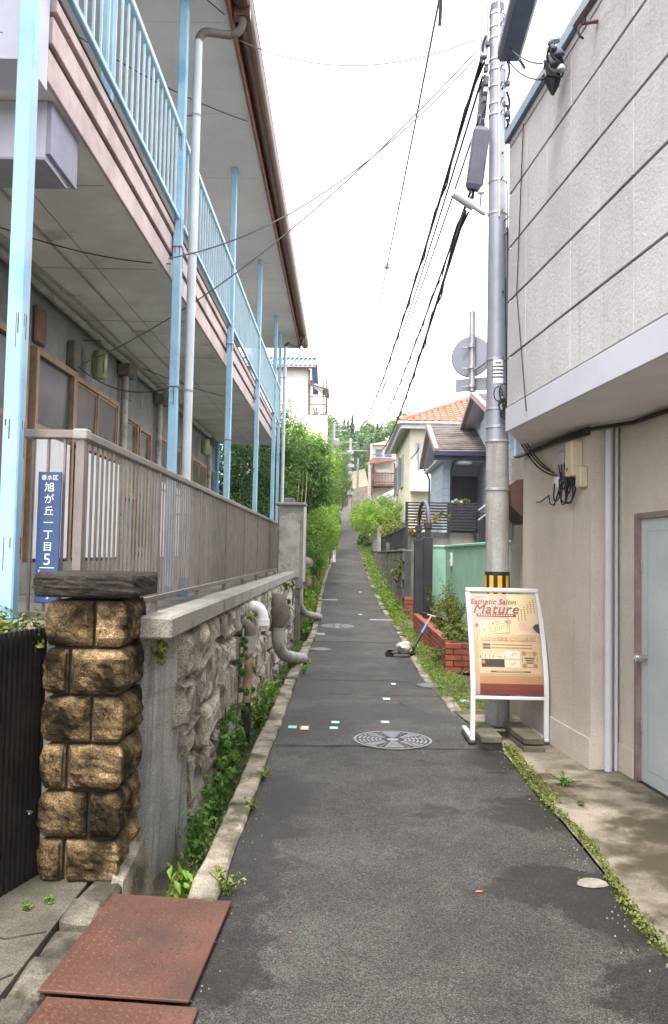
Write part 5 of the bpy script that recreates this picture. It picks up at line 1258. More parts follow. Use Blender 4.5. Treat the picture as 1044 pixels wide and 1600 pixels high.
# flower pot on the fence
fpot = thing('flower_pot', (2.78, 19.3, 2.5), 'pot of white flowers peeping over the black slat fence', 'flower pot')
MB().lathe([(.09, 0), (.12, .2), (.13, .2)], (2.78, 19.32, 2.52), 14).build('pot', 'brown_hood', fpot); crown('leaves', [(2.80, 19.32, 2.80, .22, .12, .09)], 260, .06, 'leaf_fresh', fpot)
P, N = clumps([(2.68, 19.28, 2.82, .16, .1, .06)], 130); V_, F_ = leaves(P, N, .05, .9); np_mesh('blossom', V_, F_, 'white_ink', fpot, (2.68, 19.28, 2.8))

# ------------------------------------------------------------------ cream house with orange roof
hc = thing('cream_house', (5, 34, 2), 'cream rendered house with orange tiled hip roof beyond the blue-grey one', 'house')
box('wall', 'cream_wall', hc, 2.40, 8.2, 30, 38.2, 1.0, 6.30)
ex0, ex1, ey0, ey1, ez = 1.98, 8.6, 29.55, 38.7, 6.38
R0, R1 = Vector((5.29, 33.2, 8.0)), Vector((5.29, 35.0, 8.0)); cs = [Vector((ex0, ey0, ez)), Vector((ex1, ey0, ez)), Vector((ex1, ey1, ez)), Vector((ex0, ey1, ez))]
mb = MB(); mb.poly([cs[0], cs[1], R0]); mb.poly([cs[1], cs[2], R1, R0]); mb.poly([cs[2], cs[3], R1]); mb.poly([cs[3], cs[0], R0, R1]); mb.poly(cs); rf = mb.build('roof', 'orange_tile', hc)
box('fascia', 'galvanised', hc, ex0+.05, ex1, ey0+.03, ey0+.08, 6.14, 6.37); box('fascia', 'galvanised', hc, ex0+.03, ex0+.08, ey0+.08, ey1, 6.14, 6.37); box('soffit', 'soffit_house', hc, ex0+.08, ex1, ey0+.08, ey1-.1, 6.301, 6.34)
MB().tube([(ex0-.04, ey0-.06, 6.33), (ex1, ey0-.06, 6.33)], .06, 8).build('gutter', 'galvanised', hc, smooth=True); MB().tube([(ex0-.06, ey0-.06, 6.33), (ex0-.06, ey1, 6.33)], .06, 8).build('gutter', 'galvanised', hc, smooth=True)
def tiles(par, A0, A1, B, m, tw, tl, up):       # rolls of curved tiles on the triangle A0 A1 -> B
    A0, A1, B = Vector(A0), Vector(A1), Vector(B); ux = (A1-A0); W = ux.length; ux.normalize(); foot = A0 + ux*((B-A0).dot(ux)); vy = B-foot; H = vy.length; vy.normalize(); n = ux.cross(vy); n = n if n.z > 0 else -n
    mb = MB(); bx_ = (B-A0).dot(ux)
    for j in range(int(H/tl)):
        v0, v1 = j*tl, (j+1)*tl+.03; lo = bx_*v0/H; hi = W-(W-bx_)*v0/H
        for i in range(int(W/tw)+1):
            u = (i+.5)*tw
            if u < lo or u > hi: continue
            i0 = len(mb.v)
            for v, h in ((v0, .045), (v1, .02)):
                for k in range(5): a = math.pi*k/4; mb.v.append(A0 + ux*(u - tw*.46*math.cos(a)) + vy*v + n*(h*.35 + math.sin(a)*.05 + (.02 if v == v0 else 0)))
            for k in range(4): mb.f.append((i0+k, i0+k+1, i0+5+k+1, i0+5+k))
            mb.f.append(tuple(i0+k for k in range(5)))
    o = mb.build('tile_field', m, par); tag(o, kind='stuff'); return o
tiles(rf, cs[0], cs[1], R0, 'orange_tile', .26, .30, 1)
for a, b in ((cs[0], R0), (cs[1], R0), (R0, R1)): MB().tube([a+Vector((0, 0, .04)), b+Vector((0, 0, .06))], .085, 8).build('hip_tile', 'orange_tile', rf, smooth=True)
MB().bev(2.42, 3.4, 29.5, 29.998, 3.85, 4.45, .01).build('balcony_box', 'white_wall', hc)
for k in range(6): box('balcony_rail', 'cream_wall', hc, 2.45+.16*k, 2.47+.16*k, 29.54, 29.56, 4.45, 5.0)
for y0, y1, z0, z1 in ((33.2, 34.4, 4.3, 5.6), (36, 37.2, 4.2, 5.5)):
    f = MB().bev(2.33, 2.398, y0, y1, z0, z1, .01).build('window', 'galvanised', hc); MB().box(2.325, 2.33, y0+.08, y1-.08, z0+.08, z1-.08).build('pane', 'glass_far', f)
    MB().box(2.26, 2.33, y1, y1+.06, z0-.05, z1+.05).build('shutter', 'grey_box', f)
wn = MB().bev(2.62, 2.76, 29.95, 29.998, 4.6, 5.7, .01).build('window', 'galvanised', hc); MB().box(2.65, 2.73, 29.94, 29.95, 4.65, 5.65).build('pane', 'glass_far', wn)

# ------------------------------------------------------------------ far house with brown balcony
hd = thing('balcony_house', (3, 50, 2), 'distant pale house with brown wooden balcony further up on the right', 'house')
box('wall', 'white_wall', hd, 1.62, 6, 48, 56, 2, 7.95); MB().prism([(1.4, 7.95), (6.2, 7.95), (6.2, 8.9), (5.5, 8.9)], 'Y', 47.7, 56).build('roof', 'cream_box', hd)
for x in (1.76, 2.30):
    f = MB().box(x, x+.5, 47.93, 47.998, 7.2, 7.78).build('window', 'lamp_white', hd); MB().box(x+.04, x+.46, 47.92, 47.93, 7.24, 7.74).build('pane', 'glass_far', f)
MB().hexa([(1.42, 46.4, 6.62), (2.95, 46.4, 6.85), (2.95, 47.99, 7.1), (1.42, 47.99, 7.1), (1.42, 46.4, 6.7), (2.95, 46.4, 6.93), (2.95, 47.99, 7.18), (1.42, 47.99, 7.18)]).build('awning', 'brown_wood', hd)
box('balcony_floor', 'brown_wood', hd, 1.62, 2.9, 46.6, 47.99, 5.45, 5.58)
for z in (5.62, 6.14): box('balcony_rail', 'brown_wood', hd, 1.62, 2.9, 46.6, 46.64, z, z+.06)
for k in range(15): box('baluster', 'brown_wood', hd, 1.66+.085*k, 1.69+.085*k, 46.61, 46.63, 5.68, 6.14)
for x in (1.66, 2.86): box('post', 'brown_wood', hd, x-.04, x+.04, 46.6, 46.68, 5.5, 6.75)
box('balcony_side', 'brown_wood', hd, 1.56, 1.615, 46.6, 48.3, 4.9, 6.5)
MB().bev(1.75, 2.6, 46.9, 47.3, 6.2, 6.45, .05).build('laundry', 'white_panel', hd)
MB().tube([(1.55, 47.7, 8.0), (1.55, 47.7, 2.5)], .05, 8).build('downpipe', 'lamp_white', hd, smooth=True)
hr = thing('tiled_canopy', (2.2, 41, 4), 'small grey tiled canopy between the distant hedge and the balcony house', 'canopy')
MB().hexa([(1.7, 40.5, 4.1), (2.7, 40.5, 4.5), (2.7, 42.5, 4.9), (1.7, 42.5, 4.4), (1.7, 40.5, 4.2), (2.7, 40.5, 4.6), (2.7, 42.5, 5.0), (1.7, 42.5, 4.5)]).build('roof', 'grey_tile', hr); box('support', 'white_wall', hr, 1.8, 2.7, 40.7, 42.3, 2.5, 4.1)

# ------------------------------------------------------------------ white house with blue roof up on the left
hw = thing('hill_house', (-4, 45, 6), 'white house with blue tiled roof high above the trees on the left', 'house')
box('wall', 'white_wall', hw, -7, -1.95, 42, 48, 5, 11.15)
MB().prism([(41.5, 11.1), (45, 12.3), (48.5, 11.1), (48.5, 10.98), (45, 12.15), (41.5, 10.98)], 'X', -7.5, -1.62).build('roof', 'blue_tile', hw)
MB().prism([(42.0, 11.15), (45, 12.12), (48, 11.15)], 'X', -2.2, -1.95).build('gable_wall', 'white_wall', hw)
for j in range(11):
    t0 = j/11; y_, z_ = 41.5+3.5*t0, 11.1+1.2*t0
    for k in range(0, 22):
        pass
mb = MB()
for k in range(25): x = -7.4+.24*k; mb.tube([(x, 41.48, 11.13), (x, 45, 12.33)], .06, 6)
tag(mb.build('tile_roll', 'blue_tile', hw), kind='stuff')
MB().tube([(-7.5, 45, 12.36), (-1.6, 45, 12.36)], .1, 8).build('ridge_tile', 'blue_tile', hw)
MB().tube([(-7.5, 41.4, 11.02), (-1.6, 41.4, 11.02)], .06, 8).build('gutter', 'gutter_brown', hw)
box('corner_board', 'door_frame', hw, -1.96, -1.86, 41.9, 42.0, 8.6, 11.0)
bz = (8.55, 10.9)
for x, y in ((-1.85, 41.6), (-1.15, 41.6), (-1.0, 41.2), (-1.0, 43.2)): box('balcony_post', 'brown_wood', hw, x-.035, x+.035, y-.035, y+.035, 8.5, 10.4)
MB().hexa([(-1.9, 41.0, 10.05), (-.85, 41.0, 9.75), (-.85, 43.5, 9.75), (-1.9, 43.5, 10.75), (-1.9, 41.0, 10.07), (-.85, 41.0, 9.77), (-.85, 43.5, 9.77), (-1.9, 43.5, 10.77)]).build('glazed_roof', 'glass_far', hw)
for k in range(4):
    t = k/3; a = Vector((-1.9, 41.0, 10.10)).lerp(Vector((-1.9, 43.5, 10.80)), t); b = Vector((-.85, 41.0, 9.80)).lerp(Vector((-.85, 43.5, 9.80)), t); MB().tube([a, b], .035, 6).build('roof_bar', 'brown_wood', hw)
for z in (8.55, 9.45, 9.05): box('balcony_rail', 'brown_wood', hw, -1.85, -1.0, 41.18, 41.22, z, z+.05)
for k in range(9): box('baluster', 'grey_box', hw, -1.8+.09*k, -1.77+.09*k, 41.19, 41.21, 8.6, 9.45)
box('balcony_floor', 'white_wall', hw, -1.94, -.95, 41.1, 44, 6.5, 8.5)

# ------------------------------------------------------------------ distant poles, person
def far_pole(px, pyt, Y, r, m, label, arms):
    top = at(px, pyt, Y); gz = ground_z(top.x, Y); t = thing('distant_pole', (top.x, Y, gz), label, 'utility pole', 'utility poles further up the lane')
    MB().tube([(top.x, Y, gz-.1), (top.x, Y, top.z)], [r, r*.75], 12).build('shaft', m, t, smooth=True)
    for dz, x0, x1 in arms: MB().box(top.x+x0, top.x+x1, Y-.04, Y+.04, top.z-dz-.032, top.z-dz+.032).build('crossarm', 'pole_steel', t)
    return t, top
t, top = far_pole(522.5, 661, 46, .10, 'pole_steel', 'slim pale pole with crossarms rising from the hedge on the left', ((.12, -.1, .75), (.42, -.1, .75), (1.7, 0, .8)))
MB().lathe([(.12, 0), (.16, .05), (.16, .4), (.1, .45)], (top.x+.15, 45.9, top.z-1.35), 12).build('transformer', 'grey_box', t, smooth=True)
t, top = far_pole(548, 685, 60, .13, 'pole_concrete', 'grey concrete pole crowded with cables in the middle distance', ((.3, -.9, .5), (1.0, -1.4, .2), (.9, -.4, 1.9)))
for k in range(7): MB().bev(top.x-.25+.1*random.random(), top.x+.1+.2*random.random(), 59.7, 59.9, top.z-1.2-.5*k, top.z-.95-.5*k, .03).build('cable_box', 'grey_box', t)
far_pole(559.5, 716, 55, .09, 'pole_steel', 'thin white steel pole standing alone right of the cable-laden pole', ())
gt_ = 'cables between the distant poles'
for (a, ya), (b, yb), lab in ((((545, 690), 59.5), ((523, 708), 46.5), 'upper cable joining the two distant poles'), (((546, 706), 59.5), ((524, 716), 46.5), 'lower cable joining the two distant poles'), (((543, 716), 59.5), ((522, 742), 46.5), 'slack cable drooping into the left hedge from the distant pole'),
        (((552, 682), 59.5), ((606, 702), 48), 'cable from the distant pole to the balcony house roof'), (((552, 690), 59.5), ((618, 712), 40), 'cable from the distant pole to the cream house wall'), (((553, 676), 59.5), ((640, 664), 30), 'cable from the distant pole to the orange roof eave'),
        (((624, 708), 38), ((655, 700), 26), 'cable looping between the cream house and the porch roof')): wire(at(*a, ya), at(*b, yb), .35, .02, lab, gt_)
mp = thing('marker_post', (at(523, 862, 33).x, 33, zr(33)), 'short white marker post at the left edge of the lane below the hedge', 'post')
q = at(523, 862, 33); MB().tube([(q.x, 33, zr(33)-.1), (q.x, 33, zr(33)+.85)], .06, 12).build('tube', 'lamp_white', mp, smooth=True); MB().lathe([(.06, 0), (.06, .02), (.0, .05)], (q.x, 33, zr(33)+.85), 12).build('cap', 'tape_red', mp)
# person in black far up the lane
def person(x, y, z, h, label):
    t = thing('person', (x, y, z), label, 'person'); s_ = h/1.7
    J = {'pel': (0, 0, .92), 'wai': (0, .01, 1.08), 'che': (0, .015, 1.30), 'nek': (0, 0, 1.46), 'hed': (0, -.02, 1.58), 'top': (0, -.01, 1.66),
         'shl': (-.18, 0, 1.39), 'ell': (-.24, .02, 1.12), 'wrl': (-.23, -.06, .88), 'hnl': (-.22, -.09, .80), 'shr': (.18, 0, 1.39), 'elr': (.24, .04, 1.12), 'wrr': (.24, .02, .88), 'hnr': (.24, .0, .80),
         'hpl': (-.09, 0, .88), 'knl': (-.10, -.06, .48), 'anl': (-.10, .03, .08), 'tol': (-.10, -.12, .03), 'hpr': (.09, 0, .88), 'knr': (.10, -.01, .48), 'anr': (.10, .16, .09), 'tor': (.10, .03, .03)}
    Rr = {'pel': .15, 'wai': .135, 'che': .155, 'nek': .055, 'hed': .095, 'top': .07, 'shl': .065, 'ell': .048, 'wrl': .034, 'hnl': .036, 'shr': .065, 'elr': .048, 'wrr': .034, 'hnr': .036, 'hpl': .095, 'knl': .065, 'anl': .045, 'tol': .035, 'hpr': .095, 'knr': .065, 'anr': .045, 'tor': .035}
    E = [('pel', 'wai'), ('wai', 'che'), ('che', 'nek'), ('nek', 'hed'), ('hed', 'top'), ('che', 'shl'), ('shl', 'ell'), ('ell', 'wrl'), ('wrl', 'hnl'), ('che', 'shr'), ('shr', 'elr'), ('elr', 'wrr'), ('wrr', 'hnr'), ('pel', 'hpl'), ('hpl', 'knl'), ('knl', 'anl'), ('anl', 'tol'), ('pel', 'hpr'), ('hpr', 'knr'), ('knr', 'anr'), ('anr', 'tor')]
    ks = list(J); me = bpy.data.meshes.new('body'); me.from_pydata([Vector(J[k])*s_ for k in ks], [(ks.index(a), ks.index(b)) for a, b in E], [])
    o = bpy.data.objects.new('body', me); C.objects.link(o); md = o.modifiers.new('Skin', 'SKIN'); 
    for i, k in enumerate(ks): me.skin_vertices[0].data[i].radius = (Rr[k]*s_, Rr[k]*s_*(.75 if k in ('pel', 'wai', 'che') else 1)); 
    me.skin_vertices[0].data[0].use_root = True; o.modifiers.new('Sub', 'SUBSURF').levels = 2
    dg = bpy.context.evaluated_depsgraph_get(); m2 = bpy.data.meshes.new_from_object(o.evaluated_get(dg)); bpy.data.objects.remove(o)
    m2.shade_smooth(); m2.materials.append(MATS['cloth_black']); m2.materials.append(MATS['skin']); m2.materials.append(MATS['white_ink'])
    for p in m2.polygons:
        cz_ = p.center.z/s_
        p.material_index = 1 if (cz_ > 1.47 or (abs(p.center.x)/s_ > .18 and cz_ < .87 and cz_ > .6)) else (2 if cz_ < .09 else 0)
    b = link('body', m2, t, (x, y, z))
    MB().lathe([(.075*s_, 0), (.108*s_, .05*s_), (.10*s_, .11*s_), (.05*s_, .14*s_)], (x, y+.015, z+1.545*s_), 12).build('hair', 'hair', t, smooth=True)
    MB().lathe([(.19*s_, 0), (.175*s_, .3*s_), (.16*s_, .45*s_)], (x, y+.005, z+.62*s_), 14).build('coat', 'cloth_black', t, smooth=True)
person(at(545, 792, 80).x, 80, zr(80), 1.66, 'person in black clothes and white shoes walking far up the lane')

# ------------------------------------------------------------------ kick scooter with cloth
sx_, sy_ = 1.17, 12.4
sc = thing('kick_scooter', (sx_, sy_, 0), 'child kick scooter with blue stem leaning on the brick planter', 'scooter')
h0, h1 = Vector((1.08, 12.35, .16)), Vector((1.38, 12.7, .62))
MB().tube([h0, h0.lerp(h1, .45)], .024, 10).build('lower_stem', 'scooter_black', sc, smooth=True); MB().tube([h0.lerp(h1, .40), h0.lerp(h1, .75)], .021, 10).build('stem', 'scooter_blue', sc, smooth=True)
MB().tube([h0.lerp(h1, .74), h1], .016, 10).build('upper_stem', 'scooter_orange', sc, smooth=True)
hd_ = Vector((.55, -.72, -.12)).normalized(); MB().tube([h1-hd_*.20, h1+hd_*.22], .013, 10).build('handlebar', 'galvanised', sc, smooth=True)
for a, b in ((-.21, -.09), (.11, .23)): MB().tube([h1+hd_*a, h1+hd_*b], .021, 10).build('grip', 'scooter_black', sc, smooth=True)
MB().bev(.74, 1.06, 12.28, 12.40, .075, .10, .01).build('deck', 'scooter_black', sc)
for c in ((1.09, 12.35, .065), (.72, 12.33, .065)):
    MB().lathe([(.03, -.014), (.058, -.013), (.064, 0), (.058, .013), (.03, .014)], c, 18, 'Y').build('wheel', 'scooter_black', sc, smooth=True)
MB().bev(.69, .80, 12.30, 12.37, .12, .14, .008).build('mudguard', 'scooter_black', sc); MB().tube([(1.08, 12.35, .16), (1.09, 12.35, .07)], .02, 8).build('fork', 'scooter_black', sc)
bm = bmesh.new(); bmesh.ops.create_icosphere(bm, subdivisions=3, radius=1)
from mathutils import noise as nz
for v in bm.verts:
    k = 1+.32*nz.noise(v.co*1.7)+.16*nz.noise(v.co*4.3); v.co = Vector((.94+v.co.x*.115*k, 12.30+v.co.y*.09*k, .175+v.co.z*.085*k))
tag(MB().bm(bm).build('cloth_bag', 'cloth_white', None, smooth=True), 'crumpled off-white bag lying on the scooter deck', 'bag')

# ------------------------------------------------------------------ plants
def stem_plant(name, x, y, z, h, n, lsize, m, label, cat='plant', group=None, spread=.35, asp=.4, root=None):
    t = thing(name, (x, y, z), label, cat, group); mb = MB(); P = []; N = []
    for k in range(n):
        a = random.uniform(0, 6.28); s_ = random.uniform(.2, 1)*spread*h; hh = h*random.uniform(.55, 1); pts = []
        for i in range(6):
            u = i/5; pts.append(Vector((x+math.cos(a)*s_*u**1.6, y+math.sin(a)*s_*u**1.6, z+hh*u)))
        mb.tube(pts, [.004*(1-.7*i/5)+.001 for i in range(6)], 4)
        cnt = max(6, int(hh/lsize*3.2))
        for j in range(cnt):
            u = .15+.85*j/cnt; p = pts[0].lerp(pts[-1], u); p = Vector((x+math.cos(a)*s_*u**1.6, y+math.sin(a)*s_*u**1.6, z+hh*u)); b = random.uniform(0, 6.28); d = Vector((math.cos(b), math.sin(b), random.uniform(-.1, .5)))
            P.append((p+d*lsize*.55)[:]); N.append((d.x*.3, d.y*.3, 1))
    mb.build('stem', 'leaf_weed', t); P, N = np.array(P), np.array(N, float); V_, F_ = leaves(P, N, lsize, asp, .3); np_mesh('leaves', V_, F_, m, t, (x, y, z)); return t
dw = 'weeds growing in the left ditch'
for a in ((-.77, 4.62, -.2, .34, 7, .06, 'leaf_weed', 'broad-leaved weed at the near end of the ditch by the steel plate'), (-.72, 4.05, -.2, .22, 6, .07, 'leaf_fresh', 'low weed in the ditch right behind the steel plate corner'),
          (-.80, 5.35, -.2, .36, 7, .055, 'leaf_weed', 'leafy weed in the ditch beside the concrete wall end'), (-.77, 7.9, -.2, .55, 9, .07, 'leaf_fresh', 'tall pale feathery weed in the ditch below the white elbow pipe'),
          (-.76, 9.0, -.2, .45, 8, .06, 'leaf_fresh', 'weed clump in the ditch between the white elbow and the thick drain pipe'), (-.74, 11.9, -.15, .35, 8, .05, 'leaf_fresh', 'weed clump in the ditch beyond the thick drain pipe')):
    stem_plant('ditch_weed', *a[:6], a[6], a[7], 'plant', dw)
ek = 'weeds sprouting along the kerb edge'
for a in ((-.50, 3.78, .0, .13, 6, .032, 'leaf_moss', 'pale green weed sprouting at the corner of the steel plate'), (-.515, 5.0, .0, .09, 6, .028, 'leaf_moss', 'small weed on the kerb edge beside the near wet asphalt'),
          (-.51, 5.65, .0, .10, 6, .028, 'leaf_moss', 'small weed on the kerb edge further from the steel plate'), (-.47, 10.6, .0, .16, 8, .035, 'leaf_fresh', 'bushy weed on the kerb just before the thick drain pipe')):
    stem_plant('kerb_weed', *a[:6], a[6], a[7], 'plant', ek, .7)
# ivy on the wall
def ivy(name, blobs, n, sz, m, label, clump=.3):
    t = thing(name, tuple(blobs[0][:3]), label, 'ivy'); crown('leaves', blobs, n, sz, m, t, clump); mb = MB()
    for b in blobs: mb.tube([(b[0]-.05, b[1], b[2]-b[5]), (b[0]-.04, b[1]+.03, b[2]), (b[0]-.03, b[1]-.04, b[2]+b[5]*.8)], .006, 4)
    mb.build('vine', 'bark', t); return t
ivy('wall_ivy', [(-.80, 6.05, .18, .07, .28, .30), (-.79, 5.75, -.02, .07, .25, .18), (-.78, 6.35, .0, .06, .3, .18)], 3200, .035, 'leaf_weed', 'dense bushy ivy growing from the ditch up the near granite stones')
ivy('wall_ivy', [(-.82, 6.95, .45, .04, .14, .42)], 1200, .03, 'leaf_weed', 'narrow ivy column climbing beside the rusty downpipe')
ivy('wall_ivy', [(-.82, 7.5, .35, .04, .2, .32), (-.84, 7.45, .95, .03, .15, .06)], 900, .032, 'leaf_fresh', 'thin ivy between the rusty downpipe and the white elbow')
ivy('wall_ivy', [(-.84, 12.2, 1.05, .03, .6, .05), (-.84, 13.6, 1.02, .03, .5, .06), (-.84, 12.8, .75, .03, .2, .2)], 700, .04, 'leaf_moss', 'yellow-green creeper hanging under the far coping')
ivy('wall_ivy', [(-1.0, 4.25, 1.12, .09, .12, .05), (-.93, 4.2, 1.02, .05, .1, .06)], 420, .024, 'leaf_moss', 'small yellowing creeper on top of the wall behind the pillar')
# low growth nobody could count
def scatter(name, n, fx, fy, fz, size, m, label, asp=.5, up=.8):
    P = np.array([(x := None, 0, 0)]) if False else None
    ys_ = fy(n); P = np.stack([fx(ys_), ys_, fz(ys_)], 1); N = np.stack([rng.normal(0, .6, n), rng.normal(0, .6, n), np.full(n, up)], 1)
    V_, F_ = leaves(P, N, size, asp, .35); o = np_mesh(name, V_, F_, m, None, tuple(P.mean(0))); return tag(o, label, 'undergrowth', kind='stuff')
vz = np.vectorize(zr)
leaf_mat('leaf_dry', (.16, .115, .045), (.30, .23, .10), 6, .2)
def clumpy(ys_, f=2.3, ph=0): return .5+.5*np.sin(ys_*f+ph)*np.sin(ys_*f*.37+1+ph)
scatter('undergrowth', 1900, lambda y: -.87+.20*rng.random(len(y)), lambda n: 4.0+11.5*rng.random(n)**1.1, lambda y: vz(y)-.2+.30*rng.random(len(y))**2*(.1+1.1*clumpy(y)**2), .036, 'leaf_weed', 'low green weeds filling the ditch along the granite wall')
scatter('undergrowth', 5000, lambda y: -.95+.36*rng.random(len(y)), lambda n: 15.5+28*rng.random(n)**1.3, lambda y: vz(y)-.1+.5*rng.random(len(y))**2*(.2+clumpy(y, 1.1)), .085, 'leaf_fresh', 'low weeds along the left bank further up the lane')
scatter('moss', 2500, lambda y: 1.322+.03*np.sin(y*3.1)+rng.normal(0, .02, len(y))*(.15+1.3*clumpy(y, 3.1)), lambda n: 3.05+3.6*rng.random(n)**.9, lambda y: .012+.018*rng.random(len(y)), .014, 'leaf_moss', 'strip of yellow-green moss along the right edge of the asphalt', .8)
scatter('moss', 1000, lambda y: 1.325+.08*rng.random(len(y))**2, lambda n: 5.2+1.5*rng.random(n), lambda y: .015+.045*rng.random(len(y))**2, .018, 'leaf_moss', 'thicker moss and seedlings near the poster stand', .6)
scatter('undergrowth', 3600, lambda y: np.vectorize(xr)(y)+.05+.36*rng.random(len(y))*np.where(y < 11, 1.2, .8), lambda n: 8.4+9*rng.random(n)**1.2, lambda y: vz(y)+.30*rng.random(len(y))**2*(.04+1.1*clumpy(y, 1.9, 1)**2), .038, 'leaf_fresh', 'yellow-green weeds on the verge below the brick planter', .35)
scatter('undergrowth', 3000, lambda y: np.vectorize(xr)(y)+.04+.42*rng.random(len(y)), lambda n: 17.3+24*rng.random(n)**1.4, lambda y: vz(y)+.42*rng.random(len(y))**2*(.25+clumpy(y, .9, 2)), .08, 'leaf_fresh', 'grassy weeds along the foot of the grey block wall', .35)
scatter('dry_litter', 900, lambda y: np.vectorize(xr)(y)+.02+.40*rng.random(len(y)), lambda n: 8.2+14*rng.random(n)**1.4, lambda y: vz(y)+.01+.05*rng.random(len(y))**2, .035, 'leaf_dry', 'dry leaf litter among the weeds on the right verge', .3)
scatter('dry_litter', 500, lambda y: -.87+.2*rng.random(len(y)), lambda n: 3.9+10*rng.random(n), lambda y: vz(y)-.19+.05*rng.random(len(y))**2, .035, 'leaf_dry', 'dead brown leaves lying in the ditch', .4)
for (x, y, h, n, sz, m, lab) in ((1.52, 5.62, .09, 10, .03, 'leaf_weed', 'small leafy weed clump on the concrete apron'), (1.5, 5.18, .035, 8, .018, 'leaf_moss', 'tiny mossy tuft on the apron nearer than the leafy clump')):
    stem_plant('apron_weed', x, y, .02, h, n, sz, m, lab, 'plant', 'weeds on the concrete apron', 1.6)
for (x, y, z, h, lab) in ((-1.75, 4.05, 1.0, .22, 'yellow-green shrub top behind the black ribbed gate'), (-1.55, 4.0, 1.0, .16, 'low green sprigs between the ribbed gate and the pillar')):
    t = thing('terrace_shrub', (x, y, z), lab, 'shrub', 'small shrubs behind the gate'); crown('leaves', [(x, y, z+.1, .22, .14, h*.6)], 900, .03, 'leaf_moss', t, .4); MB().tube([(x, y, .0), (x, y, z+.1)], .015, 6).build('stem', 'bark', t)
for x, y, lab in ((-1.32, 3.55, 'tiny green sprout at the foot of the stone pillar'), (-1.24, 3.62, 'second tiny sprout at the foot of the stone pillar')): stem_plant('sprout', x, y, .01, .04, 3, .025, 'leaf_fresh', lab, 'plant', 'sprouts in the pavement', 1)
# planter plants
def bush(name, blobs, n, sz, m, label, cat='bush', group=None, clump=.24, asp=.6, stems=True, base=None, hollow=.5):
    b0 = blobs[0]; bz_ = min(b[2]-b[5] for b in blobs) if base is None else base
    t = thing(name, (b0[0], b0[1], bz_), label, cat, group); crown('foliage', blobs, n, sz, m, t, clump, asp, hollow)
    if stems: trunk(t, (b0[0], b0[1], bz_-.05), [(b[0], b[1], b[2]) for b in blobs], max(.015, min(b0[3:6])*.08), 'bark', 'stem')
    return t
bush('planter_bush', [(1.72, 11.35, .50, .30, .38, .14), (2.0, 11.9, .52, .3, .5, .16)], 3600, .032, 'leaf_moss', 'rounded yellow-green bush spilling over the near end of the planter', base=.3)
bush('planter_bush', [(1.62, 12.9, .50, .22, .6, .14), (1.8, 14.0, .6, .25, .7, .22)], 2800, .04, 'leaf_moss', 'loose yellow-green growth along the middle of the planter', base=.3)
bush('planter_bush', [(1.40, 11.0, .30, .09, .12, .28), (1.36, 11.35, .12, .1, .25, .14)], 1500, .028, 'leaf_weed', 'trailing green plant hanging over the planter corner to the ground', base=0.0)
for k, (x, y, h, lab) in enumerate(((1.70, 12.3, .75, 'nearest tall thin sprig in the planter before the green wall'), (1.76, 13.4, .85, 'tall wispy plant in the middle of the planter'), (1.66, 14.9, .62, 'leafy sprig at the far end of the planter by the gate'), (1.9, 14.4, .8, 'wispy plant touching the green wall near the intercom'))):
    stem_plant('planter_plant', x, y, .35, h, 7, .05, 'leaf_autumn' if k == 1 else 'leaf_moss', lab, 'plant', 'tall sprigs in the planter', .3, .3)
# vegetation beyond the gate
bush('wall_shrub', [(1.27, 18.6, 1.25, .16, .5, .26), (1.22, 19.2, 1.05, .10, .4, .2)], 900, .07, 'leaf_moss', 'shrub hanging over the block wall beside the gate post', base=1.0, asp=.4)
bush('garden_tree', [(1.85, 18.6, 2.25, .45, .35, .22), (2.25, 18.8, 2.45, .35, .3, .2), (1.6, 18.9, 2.1, .3, .3, .22)], 700, .06, 'leaf_autumn', 'airy young tree with yellowing leaves in front of the black slat fence', 'tree', base=.4, hollow=.1)
bush('hedge_bush', [(1.75, 36, 3.3, .9, 2.4, .8), (1.15, 39, 3.2, .7, 2.2, .85), (.85, 42, 3.4, .5, 2, .7), (2.3, 33.5, 3.0, .8, 1.4, .7), (1.45, 33.5, 2.75, .5, 1.5, .55)], 15000, .085, 'leaf_bright', 'broad rounded bright hedge overhanging the lane from the block wall', base=1.5)
bush('hedge_bush', [(1.05, 41, 1.75, .3, 3.0, .9)], 2200, .10, 'leaf_hedge', 'dark creeper hanging down the wall under the bright hedge', base=1.0)
bush('garden_bush', [(1.65, 24, 2.15, .35, 2.5, .3), (1.7, 28.5, 2.3, .45, 2.2, .45)], 2400, .08, 'leaf_moss', 'yellow-green bushes behind the dark metal railing', base=1.2)
bush('left_tree', [(-1.75, 27, 4.4, 1.0, 1.6, 1.1), (-1.15, 27.5, 4.0, .7, 1.4, 1.5), (-2.8, 26.5, 4.3, 1.2, 1.6, 1.4), (-.85, 29, 3.6, .5, 1.3, 1.0)], 26000, .11, 'leaf_hedge', 'dense green tree rising behind the end of the apartment house', 'tree', base=1.5)
bush('left_tree', [(-1.25, 35, 5.2, 1.0, 2, 1.5), (-.75, 37, 4.3, .6, 2, 1.5), (-2.2, 34, 5.6, 1.1, 2, 1.4)], 15000, .10, 'leaf_bright', 'lighter tree further up on the left beside the pale pole', 'tree', base=2.0)
bush('left_tree', [(-.95, 50, 6.0, 1.0, 3, 1.8), (-.6, 56, 7.4, 1.1, 3, 2.4), (-2.5, 50, 7.4, 1.5, 3, 1.6)], 11000, .15, 'leaf_far', 'distant tree behind the pale pole on the left', 'tree', base=3)
bush('left_bush', [(-.68, 24.2, 2.25, .42, 1.0, .62), (-.55, 26.5, 2.3, .40, 1.2, .8), (-.95, 23.2, 1.9, .35, .6, .7)], 11000, .055, 'leaf_bright', 'bright yellow-green bush bulging over the left edge of the lane', base=.7)
